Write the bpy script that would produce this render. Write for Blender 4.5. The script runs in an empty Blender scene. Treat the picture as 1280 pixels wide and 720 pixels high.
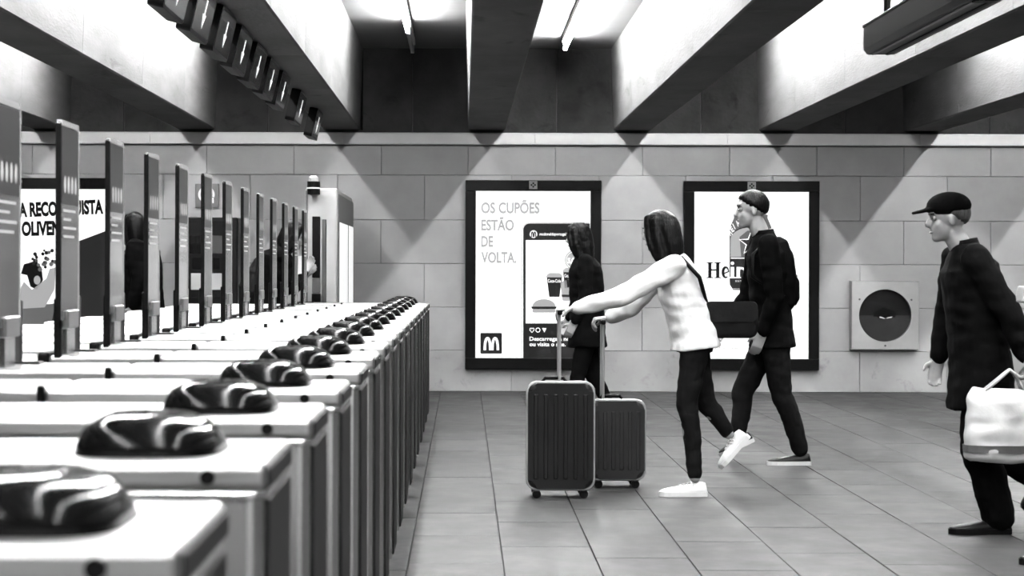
import bpy, bmesh, math, random
from mathutils import Vector, Matrix, noise
random.seed(7)
PI = math.pi
scene = bpy.context.scene
COL = scene.collection

# ------------------------------------------------------------------ camera
F = 2300.0                      # focal length in pixels of a 1280x720 frame
VX, VY = 580.0, 336.0           # vanishing point of the hall's depth direction
CH = 1.265                      # lens height
ROLL = 0.0028
cam = bpy.data.cameras.new('camera')
cam.sensor_width = 36.0
cam.lens = F / 1280 * 36.0
cam.shift_x = (640 - VX) / 1280
cam.shift_y = -(360 - VY) / 1280
cam.clip_end = 200
cam.dof.use_dof = True
cam.dof.focus_distance = 12.5
cam.dof.aperture_fstop = 5.6
camo = bpy.data.objects.new('camera', cam)
COL.objects.link(camo)
camo.matrix_world = Matrix.Translation((0, 0, CH)) @ Matrix.Rotation(PI / 2, 4, 'X') @ Matrix.Rotation(ROLL, 4, 'Z')
scene.camera = camo

# ------------------------------------------------------------------ world, exposure, tube brightness
world = bpy.data.worlds.new('world')
scene.world = world
world.use_nodes = True
world.node_tree.nodes['Background'].inputs[0].default_value = (0, 0, 0, 1)
scene.view_settings.view_transform = 'Standard'
scene.view_settings.look = 'None'
scene.view_settings.gamma = 1.0
scene.view_settings.use_curve_mapping = False
scene.view_settings.exposure = 0.0
TUBE = 560.0                     # radiance of the fluorescent tubes
BACKLIT = 1.15                  # radiance of the light boxes

WALL = 19.0                     # tiled wall
def P(px, py, Y):
    """pixel -> world point on the plane at depth Y"""
    x = px + ROLL * (py - 360); y = py - ROLL * (px - 640)
    return Vector(((x - VX) * Y / F, Y, CH - (y - VY) * Y / F))

# ------------------------------------------------------------------ materials
M = {}
def nodes_of(m):
    m.use_nodes = True
    nt = m.node_tree
    return nt, nt.nodes['Principled BSDF'], nt.links
def mat(name, v, rough=0.6, metal=0.0, var=0.0, scale=8.0, bump=0.0, bscale=60.0, coat=0.0, stretch=(1, 1, 1), spec=0.5, rand=0.0, rvar=0.0, thr=None):
    v *= 0.62; spec *= 0.62                # the whole place is dark under strong lamps
    m = bpy.data.materials.new(name); M[name] = m
    nt, b, L = nodes_of(m)
    b.inputs['Base Color'].default_value = (v, v, v, 1)
    b.inputs['Roughness'].default_value = rough
    b.inputs['Metallic'].default_value = metal
    b.inputs['Specular IOR Level'].default_value = spec
    b.inputs['Coat Weight'].default_value = coat
    b.inputs['Coat Roughness'].default_value = 0.06
    tc = nt.nodes.new('ShaderNodeTexCoord'); mp = nt.nodes.new('ShaderNodeMapping')
    mp.inputs['Scale'].default_value = stretch
    oi = nt.nodes.new('ShaderNodeObjectInfo')
    sh = nt.nodes.new('ShaderNodeVectorMath'); sh.operation = 'SCALE'
    sh.inputs[0].default_value = (37, 91, 53)
    L.new(oi.outputs['Random'], sh.inputs['Scale'])
    L.new(tc.outputs['Object'], mp.inputs['Vector'])
    L.new(sh.outputs[0], mp.inputs['Location'])
    if var or rand:
        n = nt.nodes.new('ShaderNodeTexNoise'); n.inputs['Scale'].default_value = scale
        n.inputs['Detail'].default_value = 8; n.inputs['Roughness'].default_value = 0.6
        L.new(mp.outputs[0], n.inputs['Vector'])
        mr = nt.nodes.new('ShaderNodeMapRange')
        mr.inputs['From Min'].default_value = 0.3; mr.inputs['From Max'].default_value = 0.7
        mr.inputs['To Min'].default_value = v * (1 - var); mr.inputs['To Max'].default_value = v * (1 + var)
        L.new(n.outputs['Fac'], mr.inputs['Value'])
        out = mr.outputs[0]
        if rand:
            r2 = nt.nodes.new('ShaderNodeMapRange')
            r2.inputs['To Min'].default_value = 1 - rand; r2.inputs['To Max'].default_value = 1 + rand
            L.new(oi.outputs['Random'], r2.inputs['Value'])
            mu = nt.nodes.new('ShaderNodeMath'); mu.operation = 'MULTIPLY'
            L.new(out, mu.inputs[0]); L.new(r2.outputs[0], mu.inputs[1]); out = mu.outputs[0]
        if thr:                                           # dark stains with a shape of their own
            n3 = nt.nodes.new('ShaderNodeTexNoise'); n3.inputs['Scale'].default_value = thr[0]
            n3.inputs['Detail'].default_value = 10; n3.inputs['Roughness'].default_value = 0.68
            n3.inputs['Distortion'].default_value = 0.6
            L.new(mp.outputs[0], n3.inputs['Vector'])
            cr = nt.nodes.new('ShaderNodeMapRange')
            cr.inputs['From Min'].default_value = thr[1]; cr.inputs['From Max'].default_value = thr[1] + 0.12
            cr.inputs['To Min'].default_value = 1.0; cr.inputs['To Max'].default_value = thr[2]
            L.new(n3.outputs['Fac'], cr.inputs['Value'])
            mu = nt.nodes.new('ShaderNodeMath'); mu.operation = 'MULTIPLY'
            L.new(out, mu.inputs[0]); L.new(cr.outputs[0], mu.inputs[1]); out = mu.outputs[0]
        L.new(out, b.inputs['Base Color'])
        if rvar:
            r3 = nt.nodes.new('ShaderNodeMapRange')
            r3.inputs['From Min'].default_value = 0.3; r3.inputs['From Max'].default_value = 0.7
            r3.inputs['To Min'].default_value = rough - rvar; r3.inputs['To Max'].default_value = rough + rvar
            L.new(n.outputs['Fac'], r3.inputs['Value']); L.new(r3.outputs[0], b.inputs['Roughness'])
    if bump:
        n2 = nt.nodes.new('ShaderNodeTexNoise'); n2.inputs['Scale'].default_value = bscale
        n2.inputs['Detail'].default_value = 6
        L.new(mp.outputs[0], n2.inputs['Vector'])
        bp = nt.nodes.new('ShaderNodeBump'); bp.inputs['Strength'].default_value = bump
        bp.inputs['Distance'].default_value = 0.01
        L.new(n2.outputs['Fac'], bp.inputs['Height']); L.new(bp.outputs[0], b.inputs['Normal'])
    return m
def glow(name, v, strength):
    m = bpy.data.materials.new(name); M[name] = m
    nt, b, L = nodes_of(m)
    b.inputs['Base Color'].default_value = (v * 0.2, v * 0.2, v * 0.2, 1)
    b.inputs['Roughness'].default_value = 0.5
    b.inputs['Specular IOR Level'].default_value = 0.03
    b.inputs['Emission Color'].default_value = (1, 1, 1, 1)
    b.inputs['Emission Strength'].default_value = v * strength
    return m
def pane(name, gloss=0.08, tint=1.0):
    m = bpy.data.materials.new(name); M[name] = m
    m.use_nodes = True; nt = m.node_tree; nt.nodes.clear()
    o = nt.nodes.new('ShaderNodeOutputMaterial'); mx = nt.nodes.new('ShaderNodeMixShader')
    t = nt.nodes.new('ShaderNodeBsdfTransparent'); g = nt.nodes.new('ShaderNodeBsdfGlossy')
    t.inputs[0].default_value = (tint, tint, tint, 1); g.inputs['Roughness'].default_value = 0.03
    mx.inputs[0].default_value = gloss
    nt.links.new(t.outputs[0], mx.inputs[1]); nt.links.new(g.outputs[0], mx.inputs[2]); nt.links.new(mx.outputs[0], o.inputs[0])
    return m

mat('tile', 0.235, 0.45, var=0.10, scale=3.0, bump=0.05, bscale=40, rand=0.06, thr=(9.0, 0.68, 0.8))
mat('frieze', 0.60, 0.5, var=0.06, scale=5.0, rand=0.04)
mat('joint', 0.08, 0.9, var=0.2)
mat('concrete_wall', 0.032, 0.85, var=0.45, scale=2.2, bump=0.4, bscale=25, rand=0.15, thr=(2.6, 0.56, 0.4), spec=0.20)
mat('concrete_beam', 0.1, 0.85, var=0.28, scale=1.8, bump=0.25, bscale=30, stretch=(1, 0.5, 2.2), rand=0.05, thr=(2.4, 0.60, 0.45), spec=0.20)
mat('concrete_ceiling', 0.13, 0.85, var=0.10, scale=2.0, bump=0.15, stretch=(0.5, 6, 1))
mat('bounce_plaster', 0.75, 0.8, var=0.1, scale=2)  # unseen wall behind the lens, made pale so the gate fronts reflect brighter
mat('plaster', 0.10, 0.8, var=0.1, scale=2)
mat('paving', 0.034, 0.5, var=0.16, scale=3.5, bump=0.06, bscale=35, rand=0.16, rvar=0.10, thr=(6.0, 0.69, 0.75), spec=0.09)
mat('floor_joint', 0.026, 0.9, var=0.3, scale=30)
mat('steel', 0.8, 0.26, 1.0, var=0.05, scale=12, bump=0.02, bscale=80, stretch=(1, 1, 12))
mat('steel_top', 0.46, 0.34, 1.0, var=0.05, scale=10, bump=0.02, bscale=90, stretch=(1, 14, 1))
mat('end_shade', 0.014, 0.6, var=0.15, scale=6, spec=0.06)  # steel gate ends coloured dark to imitate their dim reflection
mat('tile_base', 0.215, 0.5, var=0.14, scale=3.0, bump=0.05, bscale=40, rand=0.05, thr=(5.0, 0.58, 0.62))
mat('steel_dark', 0.09, 0.35, 1.0, var=0.1, scale=10)
mat('black_gloss', 0.0015, 0.12, var=0.1, spec=0.09)
mat('black_plastic', 0.003, 0.45, var=0.2, scale=20, spec=0.06)
mat('black_paint', 0.0025, 0.35, var=0.15, scale=6, spec=0.07)
mat('panel_glass', 0.09, 0.16, 0.75, var=0.10, scale=3, stretch=(1, 1, 0.6), coat=0.4)
mat('panel_edge', 0.75, 0.25, 0.6, var=0.05)
mat('sticker_dark', 0.012, 0.35, var=0.1)
mat('sticker_white', 0.6, 0.5, var=0.02)
mat('sign_face', 0.02, 0.22, var=0.35, scale=4, coat=0.5, spec=0.15)
mat('white_paint', 0.32, 0.4, var=0.04, scale=4)
mat('grey_paint', 0.085, 0.4, var=0.06, scale=6)
mat('light_grey_metal', 0.33, 0.35, 0.6, var=0.05, scale=9)
mat('trough', 0.005, 0.4, 0.5, var=0.15, scale=6, spec=0.08)
mat('machine', 0.004, 0.35, var=0.2, scale=5, spec=0.1)
mat('machine_screen', 0.006, 0.1, coat=1.0, var=0.1)
mat('skin', 0.22, 0.5, var=0.06, scale=20, bump=0.05, bscale=120)
mat('lip', 0.13, 0.5, var=0.05)
mat('eye_white', 0.16, 0.2, var=0.02)
mat('eye_dark', 0.01, 0.1, var=0.1)
mat('hair_dark', 0.002, 0.42, var=0.15, scale=60, bump=0.5, bscale=90, stretch=(1, 1, 0.15), spec=0.1)
mat('hair_grey', 0.04, 0.5, var=0.4, scale=60, bump=0.5, bscale=90, stretch=(1, 1, 0.3), spec=0.20)
mat('cloth_white', 0.46, 0.85, var=0.05, scale=9, bump=0.35, bscale=22)
mat('cloth_black', 0.0018, 0.9, var=0.3, scale=12, bump=0.4, bscale=22, spec=0.04)
mat('cloth_coat', 0.0022, 0.9, var=0.3, scale=10, bump=0.4, bscale=20, spec=0.04)
mat('denim', 0.0045, 0.85, var=0.4, scale=14, bump=0.4, bscale=30, spec=0.05)
mat('trouser', 0.0022, 0.9, var=0.3, scale=14, bump=0.3, bscale=26, spec=0.04)
mat('shoe_white', 0.45, 0.45, var=0.04, scale=20)
mat('shoe_black', 0.003, 0.4, var=0.3, scale=20, spec=0.15)
mat('rubber_white', 0.45, 0.6, var=0.04, scale=20)
mat('suitcase', 0.006, 0.42, var=0.2, scale=12, bump=0.1, bscale=120, spec=0.1)
mat('suitcase_grey', 0.013, 0.45, var=0.2, scale=12, bump=0.1, bscale=120, spec=0.12)
mat('bag_grey', 0.006, 0.7, var=0.3, scale=12, bump=0.3, bscale=30, spec=0.08)
mat('bag_white', 0.45, 0.6, var=0.05, scale=9, bump=0.3, bscale=16)
mat('emblem', 0.12, 0.5, var=0.05)
glow('tube_light', 1.0, TUBE)
mat('tube_off', 0.35, 0.3, var=0.05)
mat('batten', 0.6, 0.5, var=0.05)
for nm, v in (('paper', 1.0), ('print_light', 0.33), ('print_pale', 0.75), ('print_grey', 0.30), ('print_mid', 0.10), ('print_dark', 0.014), ('print_black', 0.003)):
    glow(nm, v, BACKLIT)
mat('paper_plain', 0.5, 0.6, var=0.03, scale=3)
for nm, v in (('flat_grey', 0.12), ('flat_mid', 0.022), ('flat_dark', 0.006), ('flat_black', 0.0015)):
    mat(nm, v, 0.55, var=0.15, scale=9, spec=0.06)
pane('glass_pane', 0.018, 0.98)

# ------------------------------------------------------------------ helpers
def link(o, parent=None):
    COL.objects.link(o)
    if parent: o.parent = parent
    return o
def obj(name, bm, m, parent=None, smooth=False, loc=None):
    me = bpy.data.meshes.new(name)
    bmesh.ops.recalc_face_normals(bm, faces=bm.faces)
    bm.to_mesh(me); bm.free()
    me.materials.append(M[m] if isinstance(m, str) else m)
    if smooth: me.polygons.foreach_set('use_smooth', [True] * len(me.polygons))
    o = bpy.data.objects.new(name, me)
    if loc is not None: o.location = loc
    return link(o, parent)
def tag(o, label=None, cat=None, group=None, kind=None):
    if label: o['label'] = label
    if cat: o['category'] = cat
    if group: o['group'] = group
    if kind: o['kind'] = kind
    return o
def empty(name, loc=(0, 0, 0), rz=0.0):
    o = bpy.data.objects.new(name, None); o.location = loc; o.rotation_euler = (0, 0, rz)
    o.empty_display_size = 0.1
    return link(o)
def copy_tree(o, parent=None):
    c = o.copy(); COL.objects.link(c)
    if parent: c.parent = parent
    for ch in list(o.children): copy_tree(ch, c)
    return c
def BM(): return bmesh.new()
def box(bm, x0, x1, y0, y1, z0, z1, bev=0.0, seg=2):
    r = bmesh.ops.create_cube(bm, size=1.0)
    vs = r['verts']
    for v in vs:
        v.co = Vector(((x0 + x1) / 2 + v.co.x * (x1 - x0), (y0 + y1) / 2 + v.co.y * (y1 - y0), (z0 + z1) / 2 + v.co.z * (z1 - z0)))
    if bev:
        es = list({e for v in vs for e in v.link_edges})
        bmesh.ops.bevel(bm, geom=es, offset=bev, segments=seg, affect='EDGES', profile=0.5)
    return bm
def prism(bm, pts, axis, a0, a1, bev=0.0):
    """extrude a 2-D outline along an axis: axis 'y' -> (x,z) outline, 'x' -> (y,z), 'z' -> (x,y)"""
    def mk(p, a):
        return {'y': (p[0], a, p[1]), 'x': (a, p[0], p[1]), 'z': (p[0], p[1], a)}[axis]
    A = [bm.verts.new(mk(p, a0)) for p in pts]; B = [bm.verts.new(mk(p, a1)) for p in pts]
    n = len(pts)
    fs = [bm.faces.new(A), bm.faces.new(B[::-1])]
    for i in range(n): fs.append(bm.faces.new((A[i], A[(i + 1) % n], B[(i + 1) % n], B[i])))
    if bev:
        es = list({e for f in fs[:2] for e in f.edges})
        bmesh.ops.bevel(bm, geom=es, offset=bev, segments=2, affect='EDGES', profile=0.5)
    return bm
def basis(d):
    d = d.normalized()
    a = Vector((0, 1, 0)) if abs(d.y) < 0.9 else Vector((1, 0, 0))
    u = d.cross(a).normalized(); return u, d.cross(u).normalized()
def tube(bm, pts, rad, n=10, caps=True):
    pts = [Vector(p) for p in pts]
    if not isinstance(rad, (list, tuple)): rad = [rad] * len(pts)
    rings = []; u = None
    for i, p in enumerate(pts):
        d = pts[min(i + 1, len(pts) - 1)] - pts[max(i - 1, 0)]
        if u is None: u, w = basis(d)
        else:
            dn = d.normalized(); u = (u - dn * u.dot(dn)).normalized(); w = dn.cross(u)
        rings.append([bm.verts.new(p + (u * math.cos(2 * PI * k / n) + w * math.sin(2 * PI * k / n)) * rad[i]) for k in range(n)])
    for a, b in zip(rings, rings[1:]):
        for k in range(n): bm.faces.new((a[k], a[(k + 1) % n], b[(k + 1) % n], b[k]))
    if caps: bm.faces.new(rings[0][::-1]); bm.faces.new(rings[-1])
    return bm
def ball(bm, c, r, seg=14, rot=None):
    if not isinstance(r, (tuple, list)): r = (r, r, r)
    m = Matrix.Translation(c) @ (rot if rot else Matrix.Identity(4)) @ Matrix.Diagonal((r[0], r[1], r[2], 1))
    bmesh.ops.create_uvsphere(bm, u_segments=seg, v_segments=max(6, seg // 2 + 1), radius=1.0, matrix=m)
    return bm
def rrect(x0, x1, z0, z1, r, n=6):
    out = []
    for cx, cz, a0 in ((x1 - r, z1 - r, 0), (x0 + r, z1 - r, 90), (x0 + r, z0 + r, 180), (x1 - r, z0 + r, 270)):
        for k in range(n + 1):
            a = math.radians(a0 + 90 * k / n); out.append((cx + r * math.cos(a), cz + r * math.sin(a)))
    return out
def circle(cx, cz, r, n=32, ry=None):
    return [(cx + r * math.cos(2 * PI * k / n), cz + (ry or r) * math.sin(2 * PI * k / n)) for k in range(n)]
def eval_mesh(o):
    dg = bpy.context.evaluated_depsgraph_get()
    return bpy.data.meshes.new_from_object(o.evaluated_get(dg))
def remesh(bm, vox, smooth=3, fold=0.0, fscale=14.0):
    """union of closed pieces -> one continuous mesh"""
    me = bpy.data.meshes.new('tmp'); bmesh.ops.recalc_face_normals(bm, faces=bm.faces); bm.to_mesh(me); bm.free()
    o = bpy.data.objects.new('tmp', me); COL.objects.link(o)
    r = o.modifiers.new('r', 'REMESH'); r.mode = 'VOXEL'; r.voxel_size = vox; r.adaptivity = 0
    s = o.modifiers.new('s', 'SMOOTH'); s.factor = 0.5; s.iterations = smooth
    out = eval_mesh(o)
    bpy.data.objects.remove(o); bpy.data.meshes.remove(me)
    if fold:
        nrm = [v.normal.copy() for v in out.vertices]
        for v, n in zip(out.vertices, nrm):
            q = Vector((v.co.x * 0.8, v.co.y * 0.8, v.co.z * 1.5)) * fscale
            v.co += n * fold * noise.noise(q + Vector((3.1, 7.7, 1.3)))
    out.polygons.foreach_set('use_smooth', [True] * len(out.polygons))
    return out
def meobj(name, me, m, parent=None):
    me.name = name
    me.materials.clear(); me.materials.append(M[m])
    o = bpy.data.objects.new(name, me)
    return link(o, parent)
def text_mesh(s, height, bold=0.0, sx=1.0, width=None, spacing=1.0, tilt=0.0):
    cu = bpy.data.curves.new('t', 'FONT'); cu.body = s; cu.size = 1.0; cu.offset = bold; cu.fill_mode = 'FRONT'
    cu.space_character = spacing; cu.resolution_u = 4
    o = bpy.data.objects.new('t', cu); COL.objects.link(o)
    bpy.context.view_layer.update()
    me = eval_mesh(o); bpy.data.objects.remove(o)
    xs = [v.co.x for v in me.vertices]; ys = [v.co.y for v in me.vertices]
    k = height / 0.729                      # capital height of the built-in font
    x0, x1 = min(xs), max(xs)
    kx = (width / (x1 - x0)) if width else k * sx
    for v in me.vertices: v.co = Vector(((v.co.x - x0) * kx, 0, v.co.y * k))
    if tilt:
        c, t = math.cos(tilt), math.sin(tilt)
        for v in me.vertices: v.co = Vector((v.co.x * c - v.co.z * t, 0, v.co.x * t + v.co.z * c))
    return me

# ================================================================== THE SETTING
XL, XR, YB = -8.25, 8.25, -4.0
BEAM_Z, CEIL_Z = 2.70, 3.54
# --- floor
bm = BM(); box(bm, XL, XR, YB, WALL + 0.2, -0.2, -0.012)
floor = obj('floor', bm, 'floor_joint'); tag(floor, 'grey stone paved station floor', 'floor', kind='structure')
bm = BM(); box(bm, XL, -0.643, YB, WALL + 0.2, -0.05, 0.0); obj('plain_paving', bm, 'paving', floor)
bm = BM(); box(bm, -0.643, XR, YB, 6.6, -0.05, 0.0); obj('plain_paving', bm, 'paving', floor)
TW, TL = 0.4075, 0.815
bm = BM(); box(bm, -TW / 2 + 0.0025, TW / 2 - 0.0025, -TL / 2 + 0.0025, TL / 2 - 0.0025, -0.02, 0.0, 0.0015, 1)
slab_me = None
nrow = int((WALL - 6.6) / TL) + 2
for c in range(15):
    xc = -0.236 - TW / 2 + c * TW + (0 if c else 0)
    off = (0.37 * c * 1.61803) % 1.0 * TL if c else 0.3
    for r in range(-1, nrow):
        y0 = 6.6 + off + r * TL; y1 = y0 + TL
        y0c, y1c = max(y0, 6.6), min(y1, WALL + 0.02)
        if y1c - y0c < 0.08: continue
        if slab_me is None:
            o = obj('paving_slab', bm, 'paving', floor); slab_me = o.data
        else:
            o = link(bpy.data.objects.new('paving_slab', slab_me), floor)
        o.location = (xc, (y0c + y1c) / 2, random.uniform(-0.0012, 0.0004))
        o.scale = (1, (y1c - y0c) / TL, 1)
bm = BM(); box(bm, -0.236 - TW + 15 * TW, XR, 6.6, WALL + 0.2, -0.05, 0.0); obj('plain_paving', bm, 'paving', floor)

# --- tiled wall
bm = BM(); box(bm, XL, XR, WALL + 0.03, WALL + 0.35, -0.1, 3.7)
wall = obj('wall_back', bm, 'joint'); tag(wall, 'pale stone tiled wall under a bare concrete upper band', 'wall', kind='structure')
PX = WALL / F
rows = [(182.3, 219.0, 0), (219.0, 275.0, 1), (275.0, 329.5, 0), (329.5, 384.0, 1), (384.0, 438.0, 0), (438.0, 489.2, 1)]
x_joint = {0: (476.0 - VX) * PX, 1: (530.4 - VX) * PX}
TLW = 108.9 * PX
zf = lambda py: CH - (py - VY) * PX
for (ya, yb, ph) in rows:
    z1, z0 = zf(ya), max(zf(yb), 0.0)
    bm = BM(); box(bm, 0.0018, TLW - 0.0018, 0, 0.045, z0 + 0.0018, z1 - 0.0018, 0.003, 1)
    me = None
    k0 = int((-6.2 - x_joint[ph]) / TLW) - 1
    for k in range(k0, k0 + 15):
        x = x_joint[ph] + k * TLW
        if me is None: o = obj('wall_tile', bm, 'tile_base' if yb > 480 else 'tile', wall); me = o.data
        else: o = link(bpy.data.objects.new('wall_tile', me), wall)
        o.location = (x, WALL + random.uniform(-0.002, 0.001), 0)
# --- projecting pale frieze
fz0, fz1 = zf(181.3), zf(166.3)
FW = 240 * PX
bm = BM(); prism(bm, [(-0.055, fz0 + 0.008), (-0.055, fz1 - 0.012), (-0.045, fz1), (0.08, fz1), (0.08, fz0), (-0.045, fz0)], 'x', 0.002, FW - 0.002)
me = None
for k in range(-4, 4):
    if me is None: o = obj('frieze_block', bm, 'frieze', wall); me = o.data
    else: o = link(bpy.data.objects.new('frieze_block', me), wall)
    o.location = ((668 - VX) * PX + k * FW, WALL, 0)
# --- concrete panels above
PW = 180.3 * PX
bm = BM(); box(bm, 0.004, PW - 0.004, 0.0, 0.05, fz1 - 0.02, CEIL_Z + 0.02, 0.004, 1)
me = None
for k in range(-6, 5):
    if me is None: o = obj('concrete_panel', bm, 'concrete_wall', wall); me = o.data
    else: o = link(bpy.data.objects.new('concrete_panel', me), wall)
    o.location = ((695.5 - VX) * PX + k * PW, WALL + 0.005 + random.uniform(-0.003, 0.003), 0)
# --- other walls, ceiling
for nm, b in (('wall_left', (XL - 0.2, XL, YB, WALL + 0.3)), ('wall_right', (XR, XR + 0.2, YB, WALL + 0.3)), ('wall_front', (XL, XR, YB - 0.2, YB))):
    bm = BM(); box(bm, b[0], b[1], b[2], b[3], -0.1, 3.7)
    tag(obj(nm, bm, 'bounce_plaster' if nm == 'wall_front' else 'plaster'), 'plain plastered side wall of the hall', 'wall', kind='structure')
bm = BM(); box(bm, XL - 0.2, XR + 0.2, YB - 0.2, WALL + 0.35, CEIL_Z, CEIL_Z + 0.2)
tag(obj('ceiling', bm, 'concrete_ceiling'), 'pale board-marked concrete ceiling between deep beams', 'ceiling', kind='structure')
# --- beams: cast in sections
BW, PITCH = 0.385, 1.5
beam_x = [0.04 + PITCH * k for k in range(-5, 6)]
secs = [YB, -1.0, 1.2, 3.4, 5.6, 7.9, 10.2, 12.4, 14.7, 16.9, WALL - 0.002]
names = ['fifth beam left of the centre', 'fourth beam left of the centre', 'deep concrete beam at the far left above the gates', 'deep concrete beam left of the hanging arrow signs',
         'deep concrete beam carrying the hanging arrow signs', 'deep central concrete beam between the two lamp bays', 'deep concrete beam right of the central lamp bay',
         'deep concrete beam behind the hanging metal trough', 'deep concrete beam at the upper right edge', 'fourth beam right of the centre', 'fifth beam right of the centre']
sec_me = {}
for bi, bx in enumerate(beam_x):
    root = empty('ceiling_beam', (bx + BW / 2, WALL / 2, BEAM_Z)); tag(root, names[bi], 'beam', kind='structure')
    for si in range(len(secs) - 1):
        ln = secs[si + 1] - secs[si]
        key = round(ln, 3)
        if key not in sec_me:
            h = CEIL_Z - BEAM_Z + 0.01; t = 0.028; w = BW / 2; cf = 0.012
            bm = BM(); prism(bm, [(-w + cf, 0), (w - cf, 0), (w, cf), (w + t, h), (-w - t, h), (-w, cf)], 'y', 0.002, ln - 0.002)
            o = obj('beam_section', bm, 'concrete_beam', root); sec_me[key] = o.data
        else: o = link(bpy.data.objects.new('beam_section', sec_me[key]), root)
        o.location = (0, secs[si] - WALL / 2, 0)

# ================================================================== FLUORESCENT TUBES
TZ = CEIL_Z - 0.115
def make_tube(lit=True):
    root = empty('tube_lamp')
    bm = BM(); tube(bm, [(0, -0.72, 0), (0, 0.72, 0)], 0.019, 8); obj('tube', bm, 'tube_light' if lit else 'tube_off', root)
    bm = BM(); box(bm, -0.03, 0.03, -0.74, 0.74, 0.055, 0.117, 0.004, 1); obj('batten', bm, 'batten', root)
    for s in (-1, 1):
        bm = BM(); box(bm, -0.018, 0.018, s * 0.735 - 0.014, s * 0.735 + 0.014, -0.024, 0.06, 0.003, 1); obj('lamp_holder', bm, 'batten', root)
    return root
proto_on = make_tube(True); used_on = [False]
def place_tube(x, y, label, group=None):
    o = proto_on if not used_on[0] else copy_tree(proto_on)
    used_on[0] = True
    o.location = (x, y, TZ); tag(o, label, 'lamp', group)
bay_end = {-5: 1.4, -4: 1.4, -3: 1.4, -2: 1.4, -1: 2.25, 0: 1.0, 1: 1.0, 2: 2.7, 3: 1.0, 4: 1.2}
for b, e in bay_end.items():
    cx = 0.04 + BW / 2 + PITCH * (b + 0.5)
    y = WALL - e - 0.74; k = 0
    while y > YB + 0.8:
        if b == -1 and k == 0: lab = 'glowing fluorescent tube end over the bay left of the central beam'; g = None
        elif b == -1 and k == 1: lab = 'glowing fluorescent tube next nearer over the bay left of the central beam'; g = None
        elif b == 0 and k < 2: lab = ['glowing fluorescent tube nearest the wall right of the central beam', 'glowing fluorescent tube next nearer, right of the central beam'][k]; g = None
        else: lab = 'fluorescent tube lamp hidden up between two concrete beams'; g = 'tubes hidden between the beams'
        place_tube(cx, y, lab, g)
        y -= 1.5; k += 1
off = make_tube(False); off.location = (0.04 + BW / 2 - PITCH / 2, WALL - 2.25 + 0.75, TZ)
tag(off, 'unlit fluorescent tube next to the wall, left of the central beam', 'lamp')

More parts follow.
